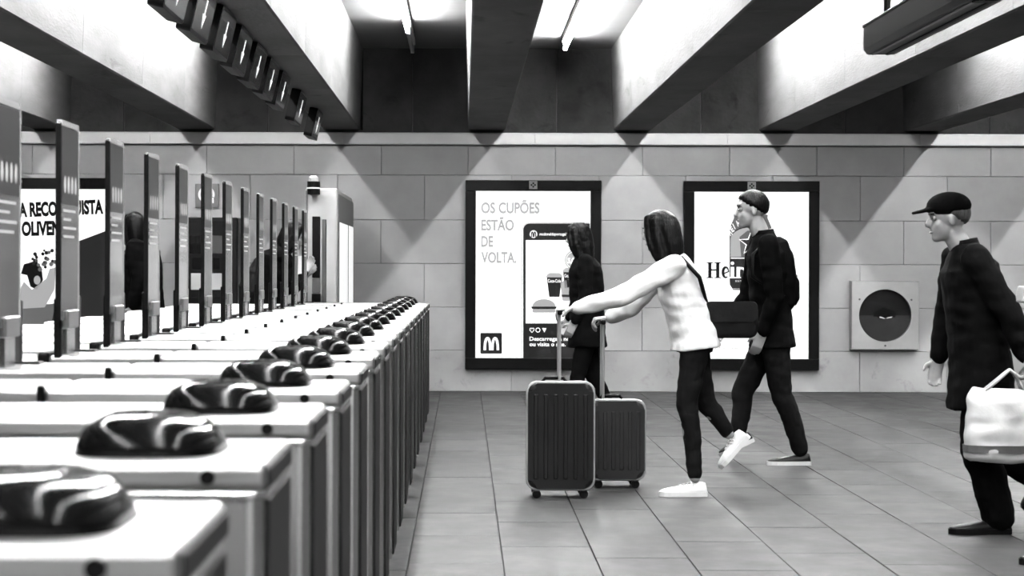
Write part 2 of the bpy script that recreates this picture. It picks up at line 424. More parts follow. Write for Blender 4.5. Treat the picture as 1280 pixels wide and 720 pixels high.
# ================================================================== TICKET GATES
GX = -0.29                       # hall-side end of the gates
GH, GD, GP = 0.98, 0.385, 0.82
def make_gate():
    root = empty('ticket_gate')
    # local frame: x=0 at the hall-side end, running to -2.05; y from -GD/2 to GD/2
    h = GD / 2
    bm = BM(); prism(bm, rrect(-2.0, -0.006, -h + 0.012, h - 0.012, 0.022, 4), 'z', 0.06, GH - 0.052)
    obj('body', bm, 'steel', root)
    bm = BM(); box(bm, -1.96, -0.04, -h + 0.03, h - 0.03, 0.0, 0.062); obj('plinth', bm, 'black_plastic', root)
    bm = BM(); prism(bm, rrect(-2.015, 0.0, -h, h, 0.026, 4), 'z', GH - 0.056, GH - 0.043, 0.003); obj('rim', bm, 'steel', root)
    # covers
    for (a, b, top) in ((-0.70, 0.0, GH), (-1.06, -0.708, GH), (-2.015, -1.10, GH - 0.012)):
        bm = BM(); box(bm, a, b, -h + 0.004, h - 0.004, GH - 0.044, top, 0.012, 3); obj('top_cover', bm, 'steel_top', root)
    bm = BM(); box(bm, -1.098, -1.058, -h + 0.006, h - 0.006, GH - 0.045, GH + 0.010, 0.012, 3); obj('cover_seal', bm, 'black_plastic', root)
    bm = BM(); box(bm, -0.716, -0.700, -h - 0.003, -h + 0.02, GH - 0.040, GH + 0.006, 0.003, 1); obj('hinge', bm, 'black_plastic', root)
    bm = BM(); tube(bm, [(-0.085, -h - 0.004, GH - 0.022), (-0.085, -h + 0.02, GH - 0.022)], 0.011, 14); obj('lock', bm, 'black_plastic', root)
    bm = BM(); box(bm, -0.010, 0.002, -h + 0.045, h - 0.016, 0.075, GH - 0.058, 0.003, 1); obj('end_shade_panel', bm, 'end_shade', root)  # dark sheet standing in for the dim reflection on the steel end
    bm = BM(); box(bm, -0.010, 0.004, -h + 0.03, h - 0.012, GH - 0.042, GH - 0.010, 0.003, 1); obj('cover_end_shade', bm, 'end_shade', root)  # same dim reflection put as colour on the cover's end
    # reader dome
    bm = BM()
    n = 36; x0, x1 = -0.312, -0.082; ly = 0.13
    prof = [(0.0, 0.0), (0.004, 0.016), (0.010, 0.034), (0.017, 0.045), (0.028, 0.052), (0.045, 0.0565), (0.07, 0.059), (0.09, 0.060)]
    rings = []
    for ins, z in prof:
        ring = []
        for k in range(n):
            a = 2 * PI * k / n
            cx, cy = math.cos(a), math.sin(a)
            e = 0.55
            px = (abs(cx) ** e) * (1 if cx > 0 else -1); py = (abs(cy) ** e) * (1 if cy > 0 else -1)
            hx = (x1 - x0) / 2 - ins * (1.9 if cx > 0 else 1.2) * (1 if ins < 0.03 else 0.03 / ins + 0.25 * (1 - 0.03 / ins)); hy = ly - ins * 0.8
            zz = z
            ring.append(bm.verts.new(((x0 + x1) / 2 + px * hx, py * hy, GH - 0.001 + zz)))
        rings.append(ring)
    for a, b in zip(rings, rings[1:]):
        for k in range(n): bm.faces.new((a[k], a[(k + 1) % n], b[(k + 1) % n], b[k]))
    bm.faces.new(rings[-1]); bm.faces.new(rings[0][::-1])
    obj('reader_dome', bm, 'black_gloss', root, smooth=True)
    # tall leaf standing on the body, with its clamps and posts
    px = -1.02; y0, y1 = -h - 0.035, -h + 0.245
    z0, z1 = GH + 0.115, 1.742
    leaf = None
    bm = BM(); prism(bm, rrect(y0, y1, z0, z1, 0.018, 3), 'x', px - 0.007, px + 0.007); leaf = obj('door_leaf', bm, 'panel_glass', root)
    bm = BM(); box(bm, px - 0.009, px + 0.009, y0 - 0.004, y0 + 0.006, z0, z1 - 0.01); obj('edge_strip', bm, 'black_plastic', leaf)
    bm = BM(); box(bm, px - 0.008, px + 0.009, y0 + 0.01, y1 - 0.012, z1 - 0.016, z1 + 0.002); obj('edge_strip', bm, 'panel_edge', leaf)
    bm = BM(); box(bm, px - 0.006, px + 0.009, y1 - 0.010, y1 + 0.002, z0, z1 - 0.014); obj('edge_strip', bm, 'panel_edge', leaf)
    bm = BM(); box(bm, px + 0.0072, px + 0.0084, y0 + 0.012, y1 - 0.016, z1 - 0.27, z1 - 0.02); obj('sticker', bm, 'sticker_dark', leaf)
    bm = BM()
    for k in range(4):
        yy = y0 + 0.058 + k * 0.054
        vs = [bm.verts.new((px + 0.0092, yy + p[0], z1 - 0.205 + p[1])) for p in circle(0, 0, 0.015, 14, 0.030)]
        bm.faces.new(vs)
    obj('pictogram', bm, 'sticker_white', leaf)
    bm = BM()
    for k, ln in enumerate((0.19, 0.12, 0.20, 0.17)):
        vs = [bm.verts.new((px + 0.0092, y0 + 0.03 + a * ln, z1 - 0.295 - k * 0.028 + b)) for a, b in ((0, 0), (1, 0), (1, 0.008), (0, 0.008))]
        bm.faces.new(vs)
    obj('text_lines', bm, 'sticker_white', leaf)
    bm = BM(); box(bm, px - 0.014, px + 0.016, y0 + 0.085, y1 - 0.03, z0 - 0.030, z0 + 0.03, 0.004, 1); obj('leaf_clamp', bm, 'steel_top', root)
    bm = BM(); box(bm, px - 0.008, px + 0.008, y0 + 0.10, y1 - 0.06, GH - 0.01, z0 - 0.025); obj('leaf_pivot', bm, 'steel', root)
    bm = BM(); box(bm, px - 0.024, px + 0.002, -h + 0.002, -h + 0.03, GH - 0.01, GH + 0.185, 0.006, 2); obj('post', bm, 'black_plastic', root)
    bm = BM(); box(bm, px - 0.020, px + 0.002, h - 0.10, h - 0.075, GH - 0.01, GH + 0.19, 0.006, 2); obj('post', bm, 'steel_dark', root)
    bm = BM(); box(bm, px - 0.05, px + 0.06, h - 0.12, h - 0.05, GH - 0.012, GH + 0.007, 0.004, 1); obj('post_foot', bm, 'black_plastic', root)
    return root
ordn = ['first', 'second', 'third', 'fourth', 'fifth', 'sixth', 'seventh', 'eighth', 'ninth', 'tenth', 'eleventh', 'twelfth', 'thirteenth', 'fourteenth', 'fifteenth', 'sixteenth', 'seventeenth']
gate0 = make_gate()
for n in range(17):
    o = gate0 if n == 0 else copy_tree(gate0)
    o.location = (GX, 2.26 + GP * n - GD / 2, 0)
    if n == 0: lab = 'brushed steel ticket gate nearest the camera, in the lower left corner'
    elif n == 16: lab = 'brushed steel ticket gate at the far end of the row, next to the wall'
    else: lab = 'brushed steel ticket gate, %s in the row counting from the camera' % ordn[n]
    tag(o, lab, 'ticket gate', 'ticket gates in the row')

# ================================================================== HANGING ARROW SIGNS
def make_sign():
    root = empty('arrow_sign')
    L = 0.60
    # tilted box: face towards +x and a little down
    zt, zb = BEAM_Z - 0.012, BEAM_Z - 0.262
    xt, xb = -1.300, -1.360
    bm = BM()
    d = 0.075
    nx, nz = 0.97, -0.23
    outline = rrect(0, L, 0, 1, 0.001, 1)
    pts = rrect(-L / 2, L / 2, 0.0, 0.257, 0.03, 4)
    A = []; B = []
    for (y, s) in pts:
        t = s / 0.257
        p = Vector((xb + (xt - xb) * t, y, zb + (zt - zb) * t))
        A.append(bm.verts.new(p)); B.append(bm.verts.new(p - Vector((nx * d, 0, nz * d))))
    bm.faces.new(A); bm.faces.new(B[::-1]); m = len(pts)
    for i in range(m): bm.faces.new((A[i], A[(i + 1) % m], B[(i + 1) % m], B[i]))
    cen = Vector((-1.33, 0, BEAM_Z))
    for v in bm.verts: v.co -= cen
    obj('housing', bm, 'black_paint', root)
    def face_poly(poly, lift, name, m_):
        bm = BM(); vs = []
        for (y, s) in poly:
            t = s / 0.257
            vs.append(bm.verts.new(Vector((xb + (xt - xb) * t, y, zb + (zt - zb) * t)) + Vector((nx, 0, nz)) * lift - cen))
        bm.faces.new(vs); return obj(name, bm, m_, root)
    face_poly(rrect(-L / 2 + 0.02, L / 2 - 0.02, 0.018, 0.24, 0.02, 4), 0.0012, 'face_panel', 'sign_face')
    ar = [(-0.018, 0.20), (0.018, 0.20), (0.018, 0.125), (0.055, 0.125), (0.0, 0.05), (-0.055, 0.125), (-0.018, 0.125)]
    face_poly(ar, 0.0026, 'arrow', 'paper')
    bm = BM(); box(bm, -0.04, 0.01, -0.12, 0.12, -0.03, 0.001); obj('bracket', bm, 'black_paint', root)
    return root
s0 = make_sign()
sy = [8.88 + 0.82 * k for k in range(7)] + [15.25, 16.95]
for k, y in enumerate(sy):
    o = s0 if k == 0 else copy_tree(s0)
    o.location = (-1.33, y - 0.30, BEAM_Z)
    lab = ('dark hanging sign box cut off by the top edge of the picture', )[0] if k == 0 else \
          'dark hanging sign box with a white arrow, last in the row by the wall' if k == 8 else \
          'dark hanging sign box with a white arrow, %s in the row from the camera' % ordn[k]
    tag(o, lab, 'sign', 'arrow signs under the beam')

# ================================================================== HANGING TROUGH (upper right)
ty = 2.35 * F / (1080 + 19 - VX)
a = P(1080, 68, ty); zb = a.z
root = empty('hanging_trough', (2.35, ty - 1.6, zb)); tag(root, 'dark steel lighting trough hung on a rod under the right beams', 'trough')
w, hh = 0.093, 0.155
bm = BM(); prism(bm, [(-w, 0.028), (-w + 0.02, 0), (w - 0.012, 0), (w, 0.03), (w, hh), (-w, hh)], 'y', -1.6, 1.6, 0.0); obj('housing', bm, 'trough', root)
bm = BM(); box(bm, -w - 0.006, w + 0.006, -1.606, 1.606, hh - 0.004, hh + 0.012, 0.003, 1); obj('top_flange', bm, 'black_paint', root)
for xx in (-0.045, 0.035):
    bm = BM(); box(bm, xx - 0.010, xx + 0.010, -1.58, 1.58, -0.006, 0.002); obj('slot_strip', bm, 'black_plastic' if xx > 0 else 'steel_dark', root)
for k in range(3):
    bm = BM(); box(bm, -0.06, 0.05, -0.9 + k * 0.16, -0.82 + k * 0.16, -0.012, 0.0, 0.003, 1); obj('cable_clip', bm, 'black_plastic', root)
for yy in (1.42, -0.9):
    bm = BM(); tube(bm, [(0.0, yy, hh), (0.0, yy, CEIL_Z - zb)], 0.019, 10); obj('rod', bm, 'black_paint', root)
    bm = BM(); box(bm, -0.025, 0.025, yy - 0.03, yy + 0.03, hh + 0.01, hh + 0.04, 0.004, 1); obj('rod_bracket', bm, 'steel', root)
bm = BM(); tube(bm, [P(452.5, 64, WALL - 0.03), P(452.5, 163, WALL - 0.03)], 0.012, 8)
tag(obj('conduit', bm, 'black_paint'), 'thin vertical cable conduit on the concrete beside the beam', 'conduit')

# ================================================================== POSTERS
class Poster:
    """a shallow light box; everything is given in photo pixels on the wall plane"""
    def __init__(s, name, label, outer, inner, lit=True, emblem=True):
        s.Y = WALL - 0.06; s.k = 0
        c = P((outer[0] + outer[2]) / 2, outer[3], s.Y)
        s.root = empty(name, (c.x, WALL, c.z)); s.o = Vector((c.x, WALL, c.z)); tag(s.root, label, 'poster')
        s.lit = lit
        x0, z1 = s.q(outer[0], outer[1]); x1, z0 = s.q(outer[2], outer[3]); a0, b1 = s.q(inner[0], inner[1]); a1, b0 = s.q(inner[2], inner[3])
        d = -0.085
        for nm, r in (('frame_top', (x0, x1, b1, z1)), ('frame_bottom', (x0, x1, z0, b0)), ('frame_side', (x0, a0, b0, b1)), ('frame_side', (a1, x1, b0, b1))):
            bm = BM(); box(bm, r[0], r[1], d, 0.0, r[2], r[3], 0.006, 2); obj(nm, bm, 'black_paint', s.root)
        bm = BM(); box(bm, a0 - 0.01, a1 + 0.01, -0.058, -0.004, b0 - 0.01, b1 + 0.01); obj('light_panel', bm, 'paper' if lit else 'paper_plain', s.root)
        bm = BM(); box(bm, a0 - 0.004, a1 + 0.004, -0.077, -0.073, b0 - 0.004, b1 + 0.004); obj('glass_pane', bm, 'glass_pane', s.root)
        if not emblem: return
        # emblem on the top rail
        m = (outer[0] + outer[2]) / 2
        e = []
        ex, ez = s.q(m, (outer[1] + inner[1]) / 2 - 0.5)
        bm = BM(); box(bm, ex - 0.042, ex + 0.042, d - 0.004, d + 0.002, ez - 0.042, ez + 0.042, 0.002, 1); pl = obj('emblem', bm, 'emblem', s.root)
        bm = BM()
        for (u, v) in ((0, 0.017), (0, -0.017), (0.018, 0), (-0.018, 0)):
            vs = [bm.verts.new((ex + p[0], d - 0.0055, ez + p[1])) for p in circle(u, v, 0.010, 12)]; bm.faces.new(vs)
        obj('emblem_mark', bm, 'black_plastic', pl)
    def q(s, px, py):
        p = P(px, py, s.Y); return p.x - s.o.x, p.z - s.o.z
    def y(s):
        return -0.0588 - 0.0006 * s.k
    def poly(s, name, pts, m, k=1, parent=None):
        s.k = k; bm = BM()
        bm.faces.new([bm.verts.new((a, s.y(), b)) for a, b in (s.q(*p) for p in pts)])
        return obj(name, bm, m, parent or s.root)
    def stroke(s, name, pts, w, m, k=2, parent=None, closed=False, cup=None):
        s.k = k; P2 = [Vector(p) for p in pts]; n = len(P2); bm = BM(); L = []; R = []
        for i in range(n):
            a = P2[(i - 1) % n] if (closed or i) else P2[i]; b = P2[(i + 1) % n] if (closed or i < n - 1) else P2[i]
            d = (b - a).normalized(); nn = Vector((-d.y, d.x)) * ((w[i] if isinstance(w, list) else w) / 2)
            for lst, q in ((L, P2[i] + nn), (R, P2[i] - nn)):
                u, v = s.q(q.x, q.y); lst.append(bm.verts.new((u, s.y(), v)))
        for i in range(n if closed else n - 1):
            j = (i + 1) % n; bm.faces.new((L[i], L[j], R[j], R[i]))
        return obj(name, bm, m, parent or s.root)
    def text(s, st, px, py, h, m, k=3, bold=0.0, width=None, tilt=0.0, sx=1.0, spacing=1.0, name='lettering'):
        """baseline-left pixel, capital height in pixels"""
        s.k = k; u, v = s.q(px, py); sc = s.Y / F
        me = text_mesh(st, h * sc, bold, sx, width * sc if width else None, spacing, tilt)
        o = meobj(name, me, m, s.root); o.location = (u, s.y(), v); return o
def arch_m(ps, cx, base, w, h, t, m, k):
    """a rounded two-arched letter m"""
    for sgn in (-1, 1):
        c = cx + sgn * w / 4
        pts = []
        for i in range(15):
            a = PI * i / 14
            pts.append((c - math.cos(a) * (w / 4 - t / 2 + 0.2), base - h + t / 2 + (1 - math.sin(a) ** 0.85) * (h - t / 2)))
        ps.stroke('logo_arch', pts, t, m, k)

# ---- left of the pair: burger coupons
p = Poster('advert_light_box', 'backlit advert light box with a phone picture and a rounded m logo', (582, 225, 751, 461.5), (595, 238.5, 737.5, 447.5))
for s_, x, y, w in (('OS CUPÕES', 601.5, 266, 73), ('ESTÃO', 601.5, 287.5, 41), ('DE', 601.5, 308, 15), ('VOLTA.', 601.5, 328, 44)):
    p.text(s_, x, y, 13.6, 'print_light', 1, bold=0.03, width=w)
hx = [(654, 447.4), (654, 288)] + [(662 - 8 * math.cos(a), 287 - 8 * math.sin(a)) for a in [PI / 2 * i / 6 for i in range(7)]] + [(737.4, 279), (737.4, 447.4)]
p.poly('phone_picture', hx, 'print_dark', 1)
p.stroke('phone_edge', [(652.8, 447)] + [(652.8, 288)] + [(662 - 9 * math.cos(a), 287 - 9 * math.sin(a)) for a in [PI / 2 * i / 6 for i in range(7)]] + [(737, 278)], 0.9, 'print_grey', 2)
p.poly('phone_screen', [(657.3, 404), (657.3, 300), (737.4, 300), (737.4, 404)], 'paper', 2)
p.poly('profile_disc', circle(667, 292.5, 4.8, 24), 'print_pale', 2)
arch_m(p, 667, 296.2, 6.4, 7.0, 1.3, 'print_dark', 3)
p.text('mcdonaldsportugal', 674.5, 294, 3.6, 'paper', 2, bold=0.02, width=33)
p.poly('price_badge', circle(718.5, 325, 12.5, 32), 'print_grey', 3)
p.stroke('badge_ring', circle(718.5, 325, 10.6, 32), 0.9, 'print_pale', 4, closed=True)
p.text('5,00€', 709.5, 328.5, 6.2, 'paper', 4, bold=0.05, width=17)
for cx, top, bot, w0, w1 in ((693, 346.5, 371, 19, 13), (712, 340, 360, 16, 12)):
    p.poly('cup', [(cx - w1 / 2, bot), (cx - w0 / 2, top), (cx + w0 / 2, top), (cx + w1 / 2, bot)], 'print_dark', 3)
    p.poly('cup_lid', [(cx - w0 / 2 - 0.8, top), (cx - w0 / 2, top - 3), (cx - w0 / 2 + 3, top - 5.5), (cx + w0 / 2 - 3, top - 5.5), (cx + w0 / 2, top - 3), (cx + w0 / 2 + 0.8, top)], 'print_light', 3)
    p.text('Coca-Cola', cx - w0 / 2 + 1.5, top + 6.3, 4.2, 'paper', 4, bold=0.01, width=w0 - 3)
def burger(cx, cy, w, h):
    dome = [(cx - w / 2 * math.cos(PI * i / 12), cy - h * 0.55 * math.sin(PI * i / 12)) for i in range(13)]
    p.poly('burger_bun', dome, 'print_grey', 4)
    p.poly('burger_filling', [(cx - w * 0.52, cy + h * 0.18), (cx - w * 0.55, cy), (cx + w * 0.55, cy), (cx + w * 0.52, cy + h * 0.18)], 'print_dark', 5)
    p.poly('burger_bun', rrect(cx - w / 2, cx + w / 2, cy + h * 0.16, cy + h * 0.45, h * 0.12, 3), 'print_grey', 4)
burger(680, 383, 29, 17); burger(716, 368, 26, 18)
p.poly('fries', [(703, 373), (700, 352), (708, 350), (711, 373)], 'print_light', 3)
# icons and footer
p.stroke('heart_icon', [(665, 415.5), (662.4, 412.5), (662.6, 410.4), (664, 409.8), (665, 411), (666, 409.8), (667.4, 410.4), (667.6, 412.5)], 0.9, 'paper', 3, closed=True)
p.stroke('comment_icon', circle(672.5, 412.4, 2.6, 16) + [], 0.9, 'paper', 3, closed=True)
p.poly('share_icon', [(677.6, 410), (683, 410), (680.6, 415.5)], 'paper', 3)
p.text('Descarrega a nova app', 662, 425.6, 5.0, 'paper', 2, bold=0.022, width=70)
p.text('ou visita o site.', 662, 432.4, 5.0, 'paper', 2, bold=0.022, width=45)
p.poly('logo_square', rrect(600.5, 627.5, 416, 442, 1.2, 3), 'print_dark', 1)
arch_m(p, 614.2, 437.5, 19, 16.5, 3.0, 'paper', 2)

# ---- right: beer can
p = Poster('drink_advert_light_box', 'backlit advert light box with a star-marked drink can', (855, 226, 1023.5, 462.5), (868, 239.5, 1010.5, 448.5))
cx = 938.5
can = [(cx - 22, 362.5), (cx - 26, 356), (cx - 26.5, 352), (cx - 26.5, 290), (cx - 25.5, 283), (cx - 21, 272), (cx - 21.5, 268.5), (cx - 15, 267), (cx + 15, 267), (cx + 21.5, 268.5), (cx + 21, 272), (cx + 25.5, 283), (cx + 26.5, 290), (cx + 26.5, 352), (cx + 26, 356), (cx + 22, 362.5)]
p.poly('can_picture', can, 'print_dark', 1)
p.poly('can_top_band', [(cx - 21, 272), (cx - 21.5, 268.5), (cx - 15, 267), (cx + 15, 267), (cx + 21.5, 268.5), (cx + 21, 272), (cx + 25.2, 284)] + [(cx + 25 * math.cos(a), 299 - 17 * math.sin(a)) for a in [PI * i / 12 for i in range(13)]] + [(cx - 25.2, 284)], 'print_mid', 2)
p.poly('can_label', [(cx + 25.5 * math.cos(PI * i / 16), 300 - 16 * math.sin(PI * i / 16)) for i in range(17)] + [(cx - 25.5, 321), (cx + 25.5, 321)], 'print_light', 3)
p.poly('can_shade', [(cx - 12, 321), (cx - 14, 296), (cx - 4, 288), (cx + 12, 289), (cx + 21, 297), (cx + 22, 321)], 'print_mid', 4)
st = []
for i in range(10):
    r = 15.5 if i % 2 == 0 else 6.4; a = -PI / 2 + 2 * PI * i / 10; st.append((cx + 0.5 + r * math.cos(a), 304 + r * 0.98 * math.sin(a)))
p.poly('star', st, 'print_dark', 6)
p.stroke('star_outline', st, 1.6, 'paper', 7, closed=True)
p.stroke('can_line', [(cx - 25, 322.5), (cx + 25, 322.5)], 1.4, 'print_pale', 5)
for i, ch in enumerate('HEINEKEN 0.0'):
    a = math.radians(163 - i * 12.3); r = 24.5
    x = cx + r * math.cos(a) - 1.8; y = 299 - r * 0.95 * math.sin(a) + 2.5
    if ch != ' ': p.text(ch, x, y, 7.2, 'print_pale', 4, bold=0.05, width=1.2 if ch in '.I' else 3.4, tilt=(a - PI / 2) * 0.55)
def serif_word(chs, m, k, base, H):
    """slab serif letters drawn from strokes: list of (char, x0, x1)"""
    for ch, x0, x1 in chs:
        w = x1 - x0; t = 4.2; xh = base - H * 0.70; sf = 1.3
        if ch == 'H':
            for xs in (x0 + 2.2, x1 - 2.2 - t):
                p.poly('lettering', [(xs, base), (xs, base - H), (xs + t, base - H), (xs + t, base)], m, k)
                for b_ in (base, base - H + sf): p.poly('lettering', [(xs - 2, b_), (xs - 2, b_ - sf), (xs + t + 2, b_ - sf), (xs + t + 2, b_)], m, k)
            p.poly('lettering', [(x0 + 4, base - H * 0.46), (x0 + 4, base - H * 0.56), (x1 - 4, base - H * 0.56), (x1 - 4, base - H * 0.46)], m, k)
        elif ch == 'i':
            c = (x0 + x1) / 2
            p.poly('lettering', [(c - t / 2, base), (c - t / 2, xh), (c + t / 2, xh), (c + t / 2, base)], m, k)
            p.poly('lettering', [(c - t / 2 - 1.4, base), (c - t / 2 - 1.4, base - sf), (c + t / 2 + 1.4, base - sf), (c + t / 2 + 1.4, base)], m, k)
            p.poly('lettering', circle(c, base - H * 0.93, 2.1, 14), m, k)
        elif ch == 'n':
            p.poly('lettering', [(x0 + 1.2, base), (x0 + 1.2, xh), (x0 + 1.2 + t, xh), (x0 + 1.2 + t, base)], m, k)
            p.poly('lettering', [(x0 - 0.4, base), (x0 - 0.4, base - sf), (x0 + t + 2.6, base - sf), (x0 + t + 2.6, base)], m, k)
            p.stroke('lettering', [(x0 + 3, xh + 4.5), (x0 + w * 0.45, xh + 1.3), (x1 - t * 0.9, xh + 2.6), (x1 - t * 0.6, xh + 6), (x1 - t * 0.6, base - 2), (x1 + 0.8, base - 1.2)], [2, 2.6, 3.2, 3.6, 3.6, 2], m, k)
        elif ch == 'e':
            c = (x0 + x1) / 2; ry = H * 0.36; cy = base - ry
            pts = [(c + (w / 2 - 1.2) * math.cos(a), cy - (ry - 0.8) * math.sin(a)) for a in [math.radians(d) for d in range(0, 330, 22)]]
            p.stroke('lettering', pts, [1.8, 1.8, 2, 2.4, 2.8, 3.4, 3.6, 3.6, 3.6, 3.6, 3.2, 2.8, 2.4, 2, 1.6], m, k)
            p.stroke('lettering', [(x0 + 1.5, cy + 1.8), (x1 - 0.8, cy - 1.2)], 1.6, m, k)
        elif ch == 'k':
            p.poly('lettering', [(x0 + 1, base), (x0 + 1, base - H), (x0 + 1 + t, base - H), (x0 + 1 + t, base)], m, k)
            p.stroke('lettering', [(x0 + t, base - H * 0.3), (x1 - 1.5, xh + 0.5)], 2.2, m, k); p.stroke('lettering', [(x0 + t + 1.5, base - H * 0.38), (x1, base - 0.6)], 3.0, m, k)
serif_word([('H', 883, 901.5), ('e', 902.5, 912)], 'print_black', 8, 347.5, 20)
serif_word([('i', 912.5, 918.5), ('n', 919.5, 934), ('e', 935.5, 946.5), ('k', 947.5, 960.5)], 'paper', 8, 347.5, 20)
serif_word([('e', 962.5, 974), ('n', 976.5, 990)], 'print_black', 8, 347.5, 20)
p.stroke('registered_ring', circle(988.8, 329.8, 2.6, 18), 0.5, 'print_dark', 3, closed=True); p.text('R', 987.8, 331.2, 2.8, 'print_dark', 3)
p.text('EST. 1873', cx - 19, 352.2, 2.2, 'print_pale', 4, width=22)
p.stroke('can_rim', [(cx - 23, 360.8), (cx + 23, 360.8)], 1.0, 'print_light', 3)
p.text('0.0', 919.5, 386, 20, 'print_black', 2, bold=0.035, width=40)
p.text('Todo o sabor. Zero álcool.', 893, 422, 5.6, 'print_black', 2, bold=0.05, width=84)
p.text('SEJA RESPONSÁVEL. BEBA COM MODERAÇÃO', 880, 436.5, 3.2, 'print_dark', 2, width=78)

# ---- far left: theatre poster, seen between the gate leaves
p = Poster('event_poster_case', 'poster case with bold tilted lettering behind the gate leaves at left', (-24, 222, 146.5, 459), (-11, 236, 133.5, 445), emblem=False)
p.text('A RECONQUISTA', 23.5, 270.5, 17, 'print_black', 2, bold=0.055, width=106, tilt=0.045)
p.text('DE OLIVENZA', 6, 294.5, 17, 'print_black', 2, bold=0.055, width=90, tilt=0.03)
for i, w in enumerate((14, 16, 12, 10)): p.stroke('lettering', [(24, 300 + i * 4), (24 + w, 300 + i * 4)], 1.5, 'print_pale', 2)
p.poly('picture_ground', [(-11, 445), (-11, 384), (60, 380), (133.4, 372), (133.4, 445)], 'print_mid', 1)
p.poly('picture_hill', [(60, 420), (72, 372), (84, 318), (96, 302), (133.4, 288), (133.4, 420)], 'print_dark', 2)
p.poly('picture_hat', [(26, 342), (30, 330), (44, 326), (52, 334), (54, 350), (46, 362), (38, 358), (34, 344)], 'print_black', 3)
p.poly('picture_shirt', [(22, 366), (30, 352), (40, 362), (58, 348), (62, 336), (70, 334), (68, 362), (56, 384), (22, 386)], 'print_grey', 3)
random.seed(3)
for i in range(26):
    a = random.uniform(0, 2 * PI); r = random.uniform(0, 1) ** 0.6
    x, y = 56 + 15 * r * math.cos(a), 324 + 14 * r * math.sin(a)
    p.poly('picture_leaf', circle(x, y, random.uniform(1.5, 3.0), 7), random.choice(['print_dark', 'print_mid', 'print_black']), 4)
p.poly('picture_face', circle(46.5, 350, 4.2, 16, 5.6), 'print_grey', 4)

# ================================================================== ROUND PORTHOLE FIXTURE
yq = WALL - 0.09
a = P(1064, 437, yq); b = P(1149, 351.5, yq); c = ((a.x + b.x) / 2, (a.z + b.z) / 2); hw = (b.x - a.x) / 2; hz = (b.z - a.z) / 2
root = empty('porthole_fixture', (c[0], WALL - 0.004, a.z)); tag(root, 'square grey metal wall box with a round dark porthole', 'wall fixture')
bm = BM()
R = hw * 0.775
outer = [(hw * x, hz + hz * z) for x, z in ((1, 1), (-1, 1), (-1, -1), (1, -1))]
# front plate with a round hole
n = 48; zc = hz
for yy in (-0.09, -0.075):
    pass
ring_f = [bm.verts.new((R * math.cos(2 * PI * k / n), -0.09, zc + R * math.sin(2 * PI * k / n))) for k in range(n)]
ring_b = [bm.verts.new((R * math.cos(2 * PI * k / n), -0.05, zc + R * math.sin(2 * PI * k / n))) for k in range(n)]
sq_f = []; sq_b = []
for k in range(n):
    ca, sa = math.cos(2 * PI * k / n), math.sin(2 * PI * k / n); t = 1 / max(abs(ca), abs(sa))
    sq_f.append(bm.verts.new((hw * 0.985 * ca * t, -0.09, zc + hz * 0.985 * sa * t))); sq_b.append(bm.verts.new((hw * ca * t, -0.08, zc + hz * sa * t)))
sq_w = [bm.verts.new((v.co.x, 0, v.co.z)) for v in sq_b]
for k in range(n):
    j = (k + 1) % n
    bm.faces.new((ring_f[k], ring_f[j], sq_f[j], sq_f[k])); bm.faces.new((ring_f[j], ring_f[k], ring_b[k], ring_b[j]))
    bm.faces.new((sq_f[k], sq_f[j], sq_b[j], sq_b[k])); bm.faces.new((sq_b[k], sq_b[j], sq_w[j], sq_w[k]))
obj('box', bm, 'light_grey_metal', root)
bm = BM(); prism(bm, [(R * 1.02 * x, zc + R * 1.02 * z) for x, z in circle(0, 0, 1, 48)], 'y', -0.052, -0.046); obj('dark_disc', bm, 'flat_dark', root)
bm = BM(); bm.faces.new([bm.verts.new((R * math.cos(a_), -0.0535, zc + R * math.sin(a_))) for a_ in [PI + PI * i / 24 for i in range(25)]]); obj('lower_half', bm, 'flat_mid', root)  # lower half of the disc, one flat tone lighter
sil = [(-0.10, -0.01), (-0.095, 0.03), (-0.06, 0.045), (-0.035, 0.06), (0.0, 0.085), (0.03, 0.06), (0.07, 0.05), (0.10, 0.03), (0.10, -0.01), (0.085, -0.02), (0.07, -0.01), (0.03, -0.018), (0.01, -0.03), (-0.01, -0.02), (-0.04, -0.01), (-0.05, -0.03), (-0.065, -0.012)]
bm = BM(); bm.faces.new([bm.verts.new((x * 1.15, -0.0545, zc + z * 1.1)) for x, z in sil]); obj('silhouette', bm, 'flat_black', root)
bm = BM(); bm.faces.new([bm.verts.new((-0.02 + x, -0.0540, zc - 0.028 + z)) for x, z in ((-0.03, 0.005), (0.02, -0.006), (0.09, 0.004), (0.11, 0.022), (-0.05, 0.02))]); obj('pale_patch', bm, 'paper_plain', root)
bm = BM(); bm.faces.new([bm.verts.new((x, -0.072, zc + z)) for x, z in circle(0, 0, R * 1.0, 40)]); obj('glass_pane', bm, 'glass_pane', root)
for u, v in ((-0.76, 0.47), (0.77, 0.46), (0.0, -0.88)):
    bm = BM(); tube(bm, [(hw * u, -0.094, zc + hz * v), (hw * u, -0.088, zc + hz * v)], 0.011, 10); obj('screw', bm, 'steel_dark', root)

